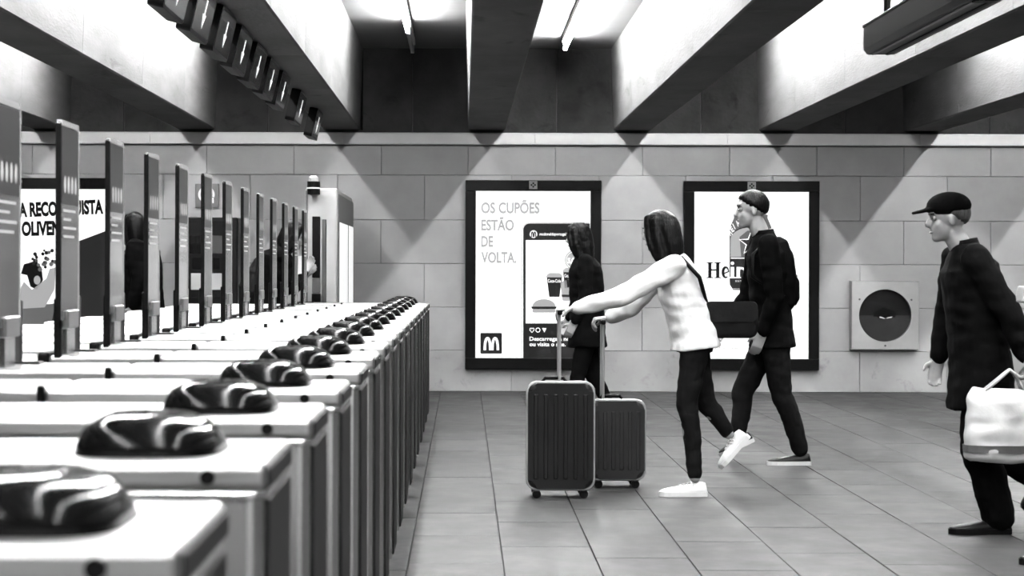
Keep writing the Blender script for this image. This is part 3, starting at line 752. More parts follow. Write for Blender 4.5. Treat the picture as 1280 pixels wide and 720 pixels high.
# ================================================================== MACHINES ON THE LEFT
ym = 18.35
a = P(218, 375, ym); b = P(297, 271.5, ym); x0 = a.x; x1 = b.x; zt = b.z
root = empty('ticket_machine', ((x0 + x1) / 2, 18.68, 0)); tag(root, 'black ticket machine against the tiled wall under the square sign', 'machine')
hw = (x1 - x0) / 2
bm = BM(); box(bm, -hw, hw, -0.31, 0.31, 0, zt, 0.012, 2); obj('cabinet', bm, 'machine', root)
def on(px0, px1, py0, py1, nm, m_, y=-0.316, t=0.012):
    c0 = P(px0, py1, ym); c1 = P(px1, py0, ym); bm = BM()
    box(bm, c0.x - (x0 + x1) / 2, c1.x - (x0 + x1) / 2, y, y + t, c0.z, c1.z, 0.003, 1); return obj(nm, bm, m_, root)
on(237, 278, 294, 317, 'screen', 'machine_screen'); on(224, 291, 276, 372, 'front_plate', 'flat_dark', -0.313)
on(238.5, 277, 341.5, 362, 'notice', 'white_paint', -0.319)
on(240, 275, 322, 336, 'keypad', 'flat_black', -0.317)

yq = WALL - 0.03
a = P(244, 259.5, yq); b = P(273.5, 229.5, yq)
root = empty('square_logo_sign', ((a.x + b.x) / 2, WALL, a.z)); tag(root, 'small square grey sign with a white ring mark above the black machine', 'sign')
hw = (b.x - a.x) / 2; hh = b.z - a.z
bm = BM(); box(bm, -hw, hw, -0.03, 0.0, 0, hh, 0.004, 1); obj('plate', bm, 'grey_paint', root)
bm = BM(); n = 26; L_ = []; R_ = []
for i in range(n + 1):
    a_ = math.radians(-20 + 290 * i / n)
    for lst, r in ((L_, 0.062), (R_, 0.085)): lst.append(bm.verts.new((r * math.cos(a_) - 0.005, -0.0315, hh / 2 + 0.012 + r * math.sin(a_))))
for i in range(n): bm.faces.new((L_[i], L_[i + 1], R_[i + 1], R_[i]))
obj('ring_mark', bm, 'sticker_white', root)
bm = BM(); box(bm, 0.045, 0.07, -0.032, -0.03, hh / 2 - 0.075, hh / 2 - 0.02); obj('ring_tail', bm, 'sticker_white', root)

# white booth standing end-on at the end of the gates
yn, yf = 16.36, 18.55
xr = (421.5 - VX) * yn / F; xl = (381 - VX) * yn / F; zt = P(400, 235, yn).z
root = empty('white_booth', ((xl + xr) / 2, (yn + yf) / 2, 0)); tag(root, 'tall white kiosk with lit side panels beyond the last gates', 'kiosk')
hw = (xr - xl) / 2; hl = (yf - yn) / 2
bm = BM(); box(bm, -hw, hw, -hl, hl, 0, zt, 0.02, 3); obj('cabinet', bm, 'white_paint', root)
bm = BM(); box(bm, hw - 0.01, hw + 0.012, -hl + 0.03, hl - 0.03, 0.3, zt - 0.05, 0.004, 1); obj('side_frame', bm, 'grey_paint', root)
for (ya, yb) in ((-hl + 0.13, -0.02 + 0.15), (0.33, hl - 0.12)):
    bm = BM(); box(bm, hw + 0.006, hw + 0.018, ya, yb, 0.85, zt - 0.30, 0.004, 1); obj('lit_panel', bm, 'print_pale', root)
def onb(px0, px1, py0, py1, nm, m_, t=0.02):
    c0 = P(px0, py1, yn); c1 = P(px1, py0, yn); bm = BM(); cx_ = (xl + xr) / 2
    box(bm, c0.x - cx_, c1.x - cx_, -hl - t, -hl + 0.004, c0.z, c1.z, 0.003, 1); return obj(nm, bm, m_, root)
onb(390.5, 400.5, 270.5, 347, 'display_slot', 'black_plastic'); onb(390.5, 400.5, 348, 366, 'card_slot', 'grey_paint'); onb(390, 401, 367, 377, 'tray', 'black_plastic', 0.03)
onb(381.5, 385, 238, 392, 'edge_trim', 'grey_paint', 0.006)
# camera unit in front of the booth's top
c = P(392, 243, yn - 0.12)
root = empty('beacon', (c.x, yn - 0.115, c.z)); tag(root, 'black beacon with white cap on the white kiosk', 'beacon')
bm = BM(); tube(bm, [(0, 0, 0), (0, 0, 0.115)], 0.058, 20); obj('body', bm, 'black_plastic', root)
bm = BM(); tube(bm, [(0, 0, 0.05), (0, 0, 0.062)], 0.0595, 20); obj('band', bm, 'sticker_white', root)
bm = BM(); tube(bm, [(0, 0, 0.115), (0, 0, 0.15), (0, 0, 0.168)], [0.042, 0.042, 0.02], 18); obj('cap', bm, 'white_paint', root)
bm = BM(); box(bm, -0.03, 0.03, 0.03, 0.112, 0.0, 0.04); obj('bracket', bm, 'black_plastic', root)
# slim steel post
c = P(405.5, 274, 15.9)
root = empty('steel_post', (c.x, 15.9, 0)); tag(root, 'slim grey steel post in front of the white kiosk', 'post')
bm = BM(); box(bm, -0.018, 0.018, -0.03, 0.03, 0.01, c.z, 0.006, 2); obj('post', bm, 'steel_dark', root)
bm = BM(); box(bm, -0.05, 0.05, -0.06, 0.06, 0, 0.012, 0.003, 1); obj('base_plate', bm, 'steel_dark', root)

# ================================================================== PEOPLE
def loft(bm, secs, n=20):
    """secs: (centre, forward half, lateral half); rings square to the spine, lateral axis = local y"""
    cs = [Vector(c) for c, _, _ in secs]; rings = []
    for i, (c, rf, rl) in enumerate(secs):
        d = (cs[min(i + 1, len(cs) - 1)] - cs[max(i - 1, 0)]).normalized()
        lat = Vector((0, 1, 0)); f = lat.cross(d).normalized()
        ring = []
        for k in range(n):
            a = 2 * PI * k / n; ca, sa = math.cos(a), math.sin(a)
            e = 0.85
            u = math.copysign(abs(ca) ** e, ca); w = math.copysign(abs(sa) ** e, sa)
            ring.append(bm.verts.new(Vector(c) + f * rf * u + lat * rl * w))
        rings.append(ring)
    for a, b in zip(rings, rings[1:]):
        for k in range(n): bm.faces.new((a[k], a[(k + 1) % n], b[(k + 1) % n], b[k]))
    bm.faces.new(rings[0][::-1]); bm.faces.new(rings[-1])
def limb(bm, pts, rad, n=12):
    """tapering limb with round joints"""
    for (a, b), (ra, rb) in zip(zip(pts, pts[1:]), zip(rad, rad[1:])):
        a, b = Vector(a), Vector(b)
        m = a.lerp(b, 0.35); tube(bm, [a, m, b], [ra, (ra * 0.6 + rb * 0.4) * 1.05, rb], n)
    for p_, r in zip(pts, rad): ball(bm, p_, r, 12)
def add_hand(bm, wrist, d, up, side, curl):
    """palm, four fingers and a thumb; d = pointing direction, up = back of the hand"""
    d = d.normalized(); up = (up - d * up.dot(d)).normalized(); lat = d.cross(up) * side
    c = wrist + d * 0.05
    for k in range(4):
        q = wrist + lat * (0.024 - 0.016 * k)
        limb(bm, [q, q + d * 0.085], [0.0125, 0.012], 8)
    lens = (0.068, 0.076, 0.070, 0.054)
    for k in range(4):
        b = wrist + d * 0.085 + lat * (0.027 - 0.0185 * k)
        pts = [b]; a = curl * 0.35; seg = lens[k] / 3
        for j in range(3):
            a += curl * 0.55
            pts.append(pts[-1] + (d * math.cos(a) - up * math.sin(a)) * seg * (1.25 - 0.2 * j))
        limb(bm, pts, [0.0098, 0.0092, 0.0086, 0.0078], 8)
    b = wrist + d * 0.03 + lat * 0.026
    t1 = b + (d * 0.55 + lat * 0.75 - up * 0.35 * curl).normalized() * 0.036
    t2 = t1 + (d * 0.85 + lat * 0.2 - up * 0.8 * curl).normalized() * 0.028
    limb(bm, [b, t1, t2], [0.0135, 0.0108, 0.009], 8)
def make_shoe(root, name, heel, toe, m, sole_m, high=0.0, laces=None):
    """heel, toe: points under the sole (local)"""
    heel, toe = Vector(heel), Vector(toe); d = (toe - heel).normalized(); L = (toe - heel).length
    lat = Vector((0, 1, 0)); up = d.cross(lat)
    if up.z < 0: up = -up
    def W(x, y, z): return heel + d * x + lat * y + up * z
    st = [(0.0, 0.026, 0.045), (0.03, 0.033, 0.075 + high), (0.10, 0.034, 0.080 + high), (0.17, 0.036, 0.084), (0.24, 0.038, 0.072), (0.40, 0.040, 0.066), (0.62, 0.046, 0.056), (0.8, 0.045, 0.048), (0.93, 0.034, 0.040), (1.0, 0.016, 0.032)]
    bm = BM(); rings = []; n = 14
    for t, w, h in st:
        ring = []
        for k in range(n):
            a = 2 * PI * k / n; y = math.cos(a) * w; z = math.sin(a)
            zz = 0.02 + (max(z, 0) ** 0.7) * (h - 0.02) if z > 0 else 0.02 + z * 0.008
            if z > 0.2 and t < 0.45: y *= 0.86
            ring.append(bm.verts.new(W(t * L, y, zz)))
        rings.append(ring)
    for a, b in zip(rings, rings[1:]):
        for k in range(n): bm.faces.new((a[k], a[(k + 1) % n], b[(k + 1) % n], b[k]))
    bm.faces.new(rings[0][::-1]); bm.faces.new(rings[-1])
    sh = obj(name, bm, m, root, smooth=True)
    bm = BM(); lo = []; hi = []
    out = [(t * L, w * 1.06) for t, w, h in st]
    out = [(-0.006, 0.012)] + out + [(L + 0.006, 0.006)]
    ol = [(x, w) for x, w in out] + [(x, -w) for x, w in reversed(out)]
    for x, y in ol: lo.append(bm.verts.new(W(x, y * 0.97, 0.0))); hi.append(bm.verts.new(W(x, y, 0.026)))
    k = len(ol); bm.faces.new(lo); bm.faces.new(hi[::-1])
    for i in range(k): bm.faces.new((lo[i], lo[(i + 1) % k], hi[(i + 1) % k], hi[i]))
    obj('sole', bm, sole_m, sh)
    if laces:
        bm = BM()
        for j in range(4):
            t = 0.30 + j * 0.085; h = 0.082 - j * 0.006
            tube(bm, [W(t * L, -0.026, h - 0.022), W(t * L + 0.01, -0.012, h - 0.004), W(t * L, 0.0, h), W(t * L + 0.01, 0.012, h - 0.004), W(t * L, 0.026, h - 0.022)], 0.0035, 6)
        obj('laces', bm, laces, sh)
    return W(0.065, 0, 0.105) if not high else W(0.065, 0, 0.11)

def person(label, Y, base_px, J, o):
    """J: pixel joints at depth Y: (px, py) or (px, py, lateral).  Local x = walking direction (photo left), y = towards camera."""
    X0 = P(base_px, 500, Y).x
    root = empty('person', (X0, Y, 0), PI)
    fl = -1.0 if o.get('right') else 1.0          # facing right instead of left
    if fl < 0: root.rotation_euler = (0, 0, 0)
    tag(root, label, 'person')
    def L(k, lat=0.0):
        v = J[k]; p_ = P(v[0], v[1], Y)
        la = v[2] if len(v) > 2 else lat
        return Vector((-(p_.x - X0) * fl, la, p_.z))
    k = o.get('scale', 1.0); vox = o.get('vox', 0.008)
    sw, hwid = 0.175 * k, 0.088 * k
    head, neck, chest, pel = L('head'), L('neck'), L('chest'), L('pelvis')
    tilt = o.get('head_tilt', 0.0)
    Rh = Matrix.Rotation(o.get('yaw', 0.0), 4, 'Z') @ Matrix.Rotation(-tilt, 4, 'Y')
    hv = lambda x, y, z: head + (Rh @ Vector((x * k, y * k, z * k)))
    sh = {s: neck + Vector((0, sw * g, -0.045 * k)) for s, g in (('L', 1), ('R', -1))}
    for s in 'LR':
        if 'sh' + s in J: sh[s] = L('sh' + s)
    hip = {s: pel + Vector((0, hwid * g, -0.02)) for s, g in (('L', 1), ('R', -1))}
    el = {s: L('el' + s, g * 0.20) for s, g in (('L', 1), ('R', -1))}
    wr = {s: L('wr' + s, g * 0.18) for s, g in (('L', 1), ('R', -1))}
    kn = {s: L('kn' + s, g * 0.085) for s, g in (('L', 1), ('R', -1))}
    foot = {s: (L('heel' + s, g * 0.08), L('toe' + s, g * 0.085)) for s, g in (('L', 1), ('R', -1))}
    for s in 'LR':
        h_, t_ = foot[s]
        if min(h_.z, t_.z) < 0.03:                 # planted foot: set it on the floor
            h_.z = max(h_.z if h_.z > 0.04 else 0.0, 0.0); t_.z = max(t_.z if t_.z > 0.04 else 0.0, 0.0)
    an = {}
    for s in 'LR':
        an[s] = make_shoe(root, 'shoe', foot[s][0], foot[s][1], o.get('shoe', 'shoe_black'), o.get('sole', 'shoe_black'), laces=o.get('laces'))
    # ---- body: one continuous skin
    bm = BM()
    ball(bm, hv(-0.012, 0, 0.028), (0.096 * k, 0.076 * k, 0.088 * k), 20, Rh)
    ball(bm, hv(0.026, 0, -0.045), (0.062 * k, 0.056 * k, 0.068 * k), 18, Rh)
    ball(bm, hv(0.055, 0, -0.092), (0.028 * k, 0.030 * k, 0.024 * k), 12, Rh)
    limb(bm, [hv(0.078, 0, 0.012), hv(0.098, 0, -0.026)], [0.010 * k, 0.0165 * k], 8)
    ball(bm, hv(0.070, 0, 0.035), (0.022 * k, 0.05 * k, 0.014 * k), 12, Rh)
    for g in (1, -1):
        ball(bm, hv(-0.005, g * 0.078, -0.012), (0.018 * k, 0.009 * k, 0.030 * k), 12, Rh)
        ball(bm, hv(0.050, g * 0.036, -0.030), (0.026 * k, 0.020 * k, 0.026 * k), 10, Rh)
    limb(bm, [hv(-0.02, 0, -0.06), neck + Vector((0, 0, -0.03))], [0.052 * k, 0.058 * k], 14)
    loft(bm, [(neck - (neck - chest) * 0.10, 0.06 * k, 0.10 * k), (chest.lerp(neck, 0.5), 0.095 * k, 0.15 * k), (chest, 0.10 * k, 0.145 * k), (chest.lerp(pel, 0.55), 0.085 * k, 0.125 * k), (pel, 0.095 * k, 0.145 * k), (pel - Vector((0, 0, 0.07)), 0.08 * k, 0.13 * k)])
    for s, g in (('L', 1), ('R', -1)):
        limb(bm, [sh[s], el[s], wr[s]], [0.046 * k, 0.036 * k, 0.025 * k])
        limb(bm, [hip[s], kn[s], an[s]], [0.072 * k, 0.048 * k, 0.033 * k])
        ball(bm, kn[s].lerp(an[s], 0.3) + Vector((-0.006, 0, 0)), 0.040 * k, 12)
        d = (wr[s] - el[s]).normalized()
        if 'hd' + s in o: d = Vector(o['hd' + s])
        up = Vector(o.get('hu' + s, (0, g, 0)))
        add_hand(bm, wr[s], d, up, o.get('hs' + s, g), o.get('curl' + s, 0.5))
    body = meobj('body', remesh(bm, min(vox, 0.0065), 2), o.get('skin', 'skin'), root)
    for g in (1, -1):
        bm = BM(); ball(bm, hv(0.071, g * 0.031, 0.004), 0.0125 * k, 12); e = obj('eye', bm, 'eye_white', root, smooth=True)
        bm = BM(); ball(bm, hv(0.080, g * 0.0315, 0.004), 0.0062 * k, 10); obj('pupil', bm, 'eye_dark', e, smooth=True)
        bm = BM(); limb(bm, [hv(0.082, g * 0.018, 0.026), hv(0.078, g * 0.046, 0.027)], [0.005, 0.004], 6); obj('eyebrow', bm, 'hair_dark', root)
    bm = BM(); ball(bm, hv(0.083, 0, -0.066), (0.009 * k, 0.022 * k, 0.007 * k), 12, Rh); obj('lips', bm, 'lip', root, smooth=True)
    # ---- hair / cap
    hm = o.get('hair', 'hair_dark'); style = o.get('style', 'short')
    bm = BM(); nu, nv = 28, 18; grid = []
    front = 0.50 if style == 'short' else 0.62
    for j in range(nv + 1):
        elv = -PI / 2 + PI * j / nv; row = []
        for i in range(nu):
            az = 2 * PI * i / nu
            fr = (1 + math.cos(az)) / 2                            # 1 at the face, 0 at the nape
            line = -0.75 + (front + 0.75) * fr ** 1.25
            t = max(0.0, min(1.0, (elv - line) / 0.22 + 0.5)); t = t * t * (3 - 2 * t)
            r = 0.88 + (0.235 + 0.03 * noise.noise(Vector((math.cos(az) * 3, math.sin(az) * 3, elv * 3 + base_px)))) * t
            row.append(bm.verts.new(hv(-0.012 + 0.096 * r * math.cos(elv) * math.cos(az), 0.079 * r * math.cos(elv) * math.sin(az), 0.028 + 0.088 * r * math.sin(elv))))
        grid.append(row)
    for j in range(nv):
        for i in range(nu):
            bm.faces.new((grid[j][i], grid[j][(i + 1) % nu], grid[j + 1][(i + 1) % nu], grid[j + 1][i]))
    bmesh.ops.remove_doubles(bm, verts=bm.verts, dist=0.0002)
    if style == 'long':
        limb(bm, [hv(-0.045, 0, 0.03), hv(-0.066, 0, -0.07), hv(-0.078, 0, -0.16), hv(-0.075, 0, -0.20)], [0.080 * k, 0.074 * k, 0.058 * k, 0.035 * k], 14)
        for g in (1, -1): limb(bm, [hv(0.035, g * 0.052, 0.075), hv(0.034, g * 0.074, 0.0), hv(0.022, g * 0.080, -0.075), hv(-0.005, g * 0.07, -0.16)], [0.028 * k, 0.024 * k, 0.026 * k, 0.022 * k], 10)
        for g in (1, -1): limb(bm, [hv(-0.01, g * 0.060, 0.05), hv(-0.02, g * 0.070, -0.06), hv(-0.035, g * 0.066, -0.16)], [0.034 * k, 0.036 * k, 0.028 * k], 10)
        meobj('hair', remesh(bm, 0.007, 2, 0.002, 34), hm, root)
    else:
        obj('hair', bm, hm, root, smooth=True)
    if style == 'cap':
        bm = BM(); ball(bm, hv(-0.012, 0, 0.062), (0.112 * k, 0.095 * k, 0.072 * k), 22, Rh)
        limb(bm, [hv(0.075, 0.04, 0.05), hv(0.155, 0.035, 0.036)], [0.010, 0.007], 8); limb(bm, [hv(0.075, -0.04, 0.05), hv(0.155, -0.035, 0.036)], [0.010, 0.007], 8); limb(bm, [hv(0.075, 0, 0.052), hv(0.17, 0, 0.036)], [0.012, 0.008], 8)
        for q in (0.02, -0.02): limb(bm, [hv(0.075, q, 0.052), hv(0.165, q, 0.036)], [0.012, 0.008], 8)
        meobj('cap', remesh(bm, 0.007, 2), 'cloth_black', root)
    # ---- trousers
    bm = BM(); tr = o.get('leg', (0.092, 0.066, 0.050))
    loft(bm, [(pel + (chest - pel) * 0.18, 0.108 * k, 0.155 * k), (pel, 0.118 * k, 0.168 * k), (pel - Vector((0, 0, 0.09)), 0.105 * k, 0.155 * k)])
    for s in 'LR':
        a = an[s] + (kn[s] - an[s]).normalized() * o.get('cuff', 0.0)
        calf = kn[s].lerp(a, 0.32) + Vector((-0.012, 0, 0))
        limb(bm, [hip[s], hip[s].lerp(kn[s], 0.5), kn[s], calf, a], [tr[0] * k, (tr[0] * 0.5 + tr[1] * 0.5) * k, tr[1] * k, (tr[1] * 0.55 + tr[2] * 0.48) * k, tr[2] * k], 14)
    meobj('trousers', remesh(bm, vox, 3, 0.006, 16), o.get('trouser', 'trouser'), root)
    # ---- jacket
    bm = BM(); jr = o.get('bulk', 0.0); hem = o.get('hem', 0.06)
    down = (pel - chest).normalized() * 0.4 + Vector((0, 0, -0.6)); down.normalize()
    secs_ = [(neck + (neck - chest).normalized() * 0.035 * k, 0.064 * k, 0.066 * k), (neck - (neck - chest) * 0.08, 0.085 * k, 0.125 * k), (chest.lerp(neck, 0.55), (0.118 + jr) * k, (0.185 + jr) * k), (chest, (0.128 + jr) * k, (0.178 + jr) * k),
             (chest.lerp(pel, 0.55), (0.122 + jr) * k, (0.165 + jr) * k), (pel, (0.130 + jr) * k, (0.180 + jr) * k)]
    if hem > 0.01:
        secs_.append((pel + down * hem * 0.5, (0.136 + jr * 1.2) * k, (0.186 + jr) * k)); secs_.append((pel + down * hem, (0.140 + jr * 1.5) * k, (0.19 + jr) * k))
    loft(bm, secs_, 24)
    ar = o.get('arm', (0.068, 0.056, 0.042))
    for s in 'LR':
        limb(bm, [sh[s], sh[s].lerp(el[s], 0.5), el[s], wr[s].lerp(el[s], 0.10)], [ar[0] * k, (ar[0] + ar[1]) / 2 * k, ar[1] * k, ar[2] * k], 14)
    jk = meobj('jacket', remesh(bm, vox, 3, o.get('fold', 0.009), 13), o.get('jacket', 'cloth_black'), root)
    # collar
    bm = BM(); c0 = neck + (neck - chest).normalized() * 0.01; c1 = neck + (neck - chest).normalized() * 0.05
    tube(bm, [c0, c0.lerp(c1, 0.5), c1], [0.075 * k, 0.071 * k, 0.067 * k], 18); obj('collar', bm, o.get('jacket', 'cloth_black'), jk, smooth=True)
    root['_k'] = k
    return root, dict(neck=neck, chest=chest, pel=pel, sh=sh, el=el, wr=wr, X0=X0, fl=fl, Y=Y, head=head)

# ---- woman in white pushing the suitcases
W_Y = 10.35
wr_, wj = person('woman in white jacket and white trainers pushing two suitcases', W_Y, 865,
    dict(head=(824, 289), neck=(840, 322), chest=(851, 362), pelvis=(868, 420),
         elL=(772, 370, 0.20), wrL=(716, 385, 0.12), elR=(792, 385, -0.20), wrR=(768, 399, -0.34),
         knL=(856, 503), heelL=(881, 617), toeL=(823, 617), knR=(884, 505), heelR=(940, 548), toeR=(905, 588)),
    dict(scale=0.97, vox=0.007, jacket='cloth_white', trouser='denim', leg=(0.088, 0.060, 0.043), shoe='shoe_white', sole='rubber_white', laces='shoe_white', style='long', head_tilt=-0.12, yaw=-0.55,
         hem=0.07, bulk=0.004, cuff=0.02, curlL=1.15, curlR=1.15, huL=(0, 0, 1), huR=(0, 0, 1), hdL=(1, 0, -0.1), hdR=(1, 0, -0.1), hsL=-1, hsR=1))
# ---- shoulder bag on her hip
def at_local(px, py, lat, J):  return Vector((-(P(px, py, J['Y']).x - J['X0']) * J['fl'], lat, P(px, py, J['Y']).z))
def world_pt(px, py, Y): return P(px, py, Y)
c = P(915, 398, W_Y - 0.12)
bag = empty('shoulder_bag', (c.x, W_Y - 0.04, c.z - 0.11)); tag(bag, 'dark grey shoulder bag hanging behind the woman in white', 'bag')
bm = BM(); prism(bm, rrect(-0.15, 0.15, 0.0, 0.20, 0.045, 5), 'y', -0.06, 0.06, 0.022); obj('pouch', bm, 'bag_grey', bag, smooth=True)
bm = BM(); prism(bm, rrect(-0.145, 0.145, 0.09, 0.205, 0.03, 5), 'y', -0.068, -0.055, 0.004); obj('flap', bm, 'bag_grey', bag)
n0 = P(846, 322, W_Y)
bm = BM(); s0_ = Vector((-0.13, -0.02, 0.18)); e_ = Vector((n0.x - c.x, -0.09, n0.z - c.z + 0.10)); tube(bm, [s0_, s0_.lerp(e_, 0.5) + Vector((0.02, -0.11, 0.03)), e_ + Vector((0.01, 0.0, 0.012))], 0.012, 8); obj('strap', bm, 'black_plastic', bag, smooth=True)

# ---- two suitcases
def suitcase(name, label, px0, px1, ptop, Y, depth, m, grip_px):
    x0 = P(px0, 560, Y).x; x1 = P(px1, 560, Y).x; w = x1 - x0; zt = P(700, ptop, Y).z
    root = empty(name, ((x0 + x1) / 2, Y + depth / 2, 0)); tag(root, label, 'suitcase', 'suitcases being pushed')
    bm = BM(); prism(bm, rrect(-w / 2, w / 2, 0.055, zt, 0.05, 5), 'y', -depth / 2, depth / 2, 0.025); sh = obj('shell', bm, m, root, smooth=False)
    for k in range(6):
        x = -w / 2 + w * (k + 0.8) / 6.6
        bm = BM(); box(bm, x - 0.012, x + 0.012, -depth / 2 - 0.006, -depth / 2 + 0.004, 0.11, zt - 0.06, 0.004, 1); obj('rib', bm, m, sh)
    bm = BM(); pts = rrect(-w / 2 - 0.003, w / 2 + 0.003, 0.052, zt + 0.003, 0.052, 5)
    tube(bm, [(a_, -depth / 2 + 0.03, b_) for a_, b_ in pts] + [(pts[0][0], -depth / 2 + 0.03, pts[0][1])], 0.008, 6); obj('piping', bm, 'light_grey_metal', root)
    for sx in (-1, 1):
        for sy_ in (-1, 1):
            cx_ = sx * (w / 2 - 0.05); cy_ = sy_ * (depth / 2 - 0.045)
            bm = BM(); tube(bm, [(cx_, cy_ - 0.013, 0.024), (cx_, cy_ + 0.013, 0.024)], 0.024, 14); wh = obj('wheel', bm, 'black_plastic', root, smooth=False)
            bm = BM(); box(bm, cx_ - 0.018, cx_ + 0.018, cy_ - 0.02, cy_ + 0.02, 0.04, 0.075, 0.004, 1); obj('wheel_fork', bm, 'steel_dark', wh)
    g = P(grip_px[0], grip_px[1], Y + depth / 2); gx = g.x - (x0 + x1) / 2; gz = g.z; bx = max(-w / 2 + 0.04, min(w / 2 - 0.04, gx))
    for sy_ in (-0.07, 0.07):
        bm = BM(); tube(bm, [(bx, sy_, zt - 0.02), (gx, sy_, gz)], 0.008, 8); obj('handle_rod', bm, 'light_grey_metal', root)
    bm = BM(); box(bm, gx - 0.014, gx + 0.014, -0.10, 0.10, gz - 0.014, gz + 0.014, 0.008, 2); obj('grip', bm, 'black_plastic', root)
    bm = BM(); tube(bm, [(-0.08 - 0.02, 0, zt - 0.005), (-0.06 - 0.02, 0, zt + 0.022), (0.02, 0, zt + 0.022), (0.04, 0, zt - 0.005)], 0.010, 8); obj('carry_handle', bm, 'black_plastic', root)
    return root
suitcase('suitcase', 'large dark suitcase standing in front of the woman in white', 660, 742, 479, W_Y - 0.24, 0.26, 'suitcase', (699, 390))
suitcase('suitcase', 'smaller grey suitcase with pale piping beside the large dark one', 738, 806, 501, W_Y + 0.24, 0.24, 'suitcase_grey', (753, 402))

# ---- walker with the backpack
B_Y = 12.0
bp_, bj = person('dark clothed walker with a black backpack passing the drink advert', B_Y, 965,
    dict(head=(939, 262), neck=(955, 297), chest=(961, 342), pelvis=(965, 418),
         elL=(962, 372, 0.22), wrL=(946, 416, 0.20), elR=(940, 372, -0.22), wrR=(915, 405, -0.20),
         knL=(974, 492), heelL=(1010, 577), toeL=(957, 577), knR=(930, 492), heelR=(945, 553), toeR=(903, 572)),
    dict(scale=1.03, vox=0.009, jacket='cloth_black', trouser='denim', leg=(0.095, 0.068, 0.052), sole='rubber_white', hem=0.08, bulk=0.004, head_tilt=-0.05, skin='skin'))
c = P(979, 386, B_Y)
bag = empty('backpack', (c.x, B_Y, c.z)); tag(bag, 'black backpack worn by the walker at the drink advert', 'backpack')
bm = BM()
hgt = 0.46
loft(bm, [(Vector((0.0, 0, 0.0)), 0.045, 0.11), (Vector((0.005, 0, 0.03)), 0.07, 0.145), (Vector((0.005, 0, 0.18)), 0.078, 0.155), (Vector((-0.008, 0, 0.34)), 0.07, 0.145), (Vector((-0.035, 0, 0.43)), 0.055, 0.11), (Vector((-0.05, 0, hgt)), 0.03, 0.06)], 22)
meobj('main_bag', remesh(bm, 0.009, 4, 0.006, 14), 'cloth_black', bag)
bm = BM(); loft(bm, [(Vector((0.05, 0, 0.03)), 0.03, 0.09), (Vector((0.062, 0, 0.07)), 0.04, 0.115), (Vector((0.062, 0, 0.18)), 0.038, 0.115), (Vector((0.055, 0, 0.22)), 0.022, 0.09)], 18); meobj('front_pocket', remesh(bm, 0.008, 3), 'cloth_black', bag)
bm = BM(); tube(bm, [(0.07, -0.105, 0.215), (0.085, 0, 0.22), (0.07, 0.105, 0.215)], 0.005, 6); obj('zip', bm, 'steel_dark', bag)
for g in (1, -1):
    a_ = P(955, 299, B_Y); r_ = Vector((a_.x - c.x, 0, a_.z - c.z))
    bm = BM(); tube(bm, [(-0.04, g * 0.09, 0.40), (r_.x + 0.03, g * 0.12, r_.z + 0.012), (r_.x - 0.09, g * 0.145, r_.z - 0.10), (r_.x - 0.10, g * 0.16, r_.z - 0.24), (-0.02, g * 0.15, 0.08)], 0.014, 8); obj('strap', bm, 'black_plastic', bag, smooth=True)

# ---- man at the right in a long coat
C_Y = 8.92
cp_, cj = person('man in a black coat and dark cap walking at the right', C_Y, 1222,
    dict(head=(1184, 273), neck=(1207, 312), chest=(1216, 362), pelvis=(1226, 458),
         elL=(1245, 392, 0.23), wrL=(1262, 444, 0.27), elR=(1200, 392, -0.23), wrR=(1186, 450, -0.2),
         knL=(1216, 558, 0.09), heelL=(1257, 662, 0.08), toeL=(1181, 662, 0.09), knR=(1236, 556), heelR=(1330, 600), toeR=(1288, 640)),
    dict(scale=0.97, vox=0.008, jacket='cloth_coat', trouser='trouser', leg=(0.105, 0.090, 0.082), hem=0.20, bulk=0.018, style='cap', hair='hair_grey', head_tilt=-0.06, cuff=-0.02, curlL=1.3, huL=(-1, 0.4, 0), hdL=(0, 0.1, -1), hsL=-1, arm=(0.075, 0.064, 0.052)))
hw_ = P(1262, 444, C_Y - 0.27)
c = P(1252, 578, C_Y - 0.27)
bag = empty('shopping_bag', (c.x, C_Y - 0.27, c.z)); tag(bag, 'white shopping bag carried by the man in the black coat', 'bag')
bm = BM()
loft(bm, [(Vector((0, 0, 0.0)), 0.15, 0.05), (Vector((0, 0, 0.02)), 0.172, 0.068), (Vector((0, 0, 0.16)), 0.178, 0.08), (Vector((0, 0, 0.29)), 0.165, 0.06), (Vector((0.005, 0, 0.345)), 0.145, 0.03)], 26)
meobj('sack', remesh(bm, 0.008, 3, 0.014, 11), 'bag_white', bag)
bm = BM()
loft(bm, [(Vector((0, 0, 0.050)), 0.1795, 0.0765), (Vector((0, 0, 0.085)), 0.182, 0.0815)], 30); obj('grey_stripe', bm, 'grey_paint', bag)
for g in (1, -1):
    bm = BM(); hz_ = P(1262, 462, C_Y - 0.27); q = Vector((hz_.x - c.x, 0, hz_.z - c.z))
    tube(bm, [(-0.09, g * 0.022, 0.33), (q.x - 0.025, g * 0.012, q.z - 0.02), (q.x, g * 0.01, q.z), (q.x + 0.025, g * 0.012, q.z - 0.02), (0.10, g * 0.022, 0.33)], 0.007, 8); obj('handle', bm, 'bag_white', bag, smooth=True)

# ---- walker cut off by the right edge, raising a phone
R_Y = 8.0
rp_, rj = person('dark clothed person cut off by the right edge, hand raised', R_Y, 1345,
    dict(head=(1322, 262), neck=(1335, 305), chest=(1340, 360), pelvis=(1345, 470),
         elL=(1306, 402, 0.24), wrL=(1286, 372, 0.20), elR=(1330, 400, -0.23), wrR=(1322, 455, -0.2),
         knL=(1330, 580), heelL=(1345, 700), toeL=(1268, 700), knR=(1360, 580), heelR=(1450, 690), toeR=(1390, 700)),
    dict(scale=1.0, vox=0.010, hem=0.1, curlL=1.2, hdL=(1, 0, 0.2), huL=(0, 1, 0)))

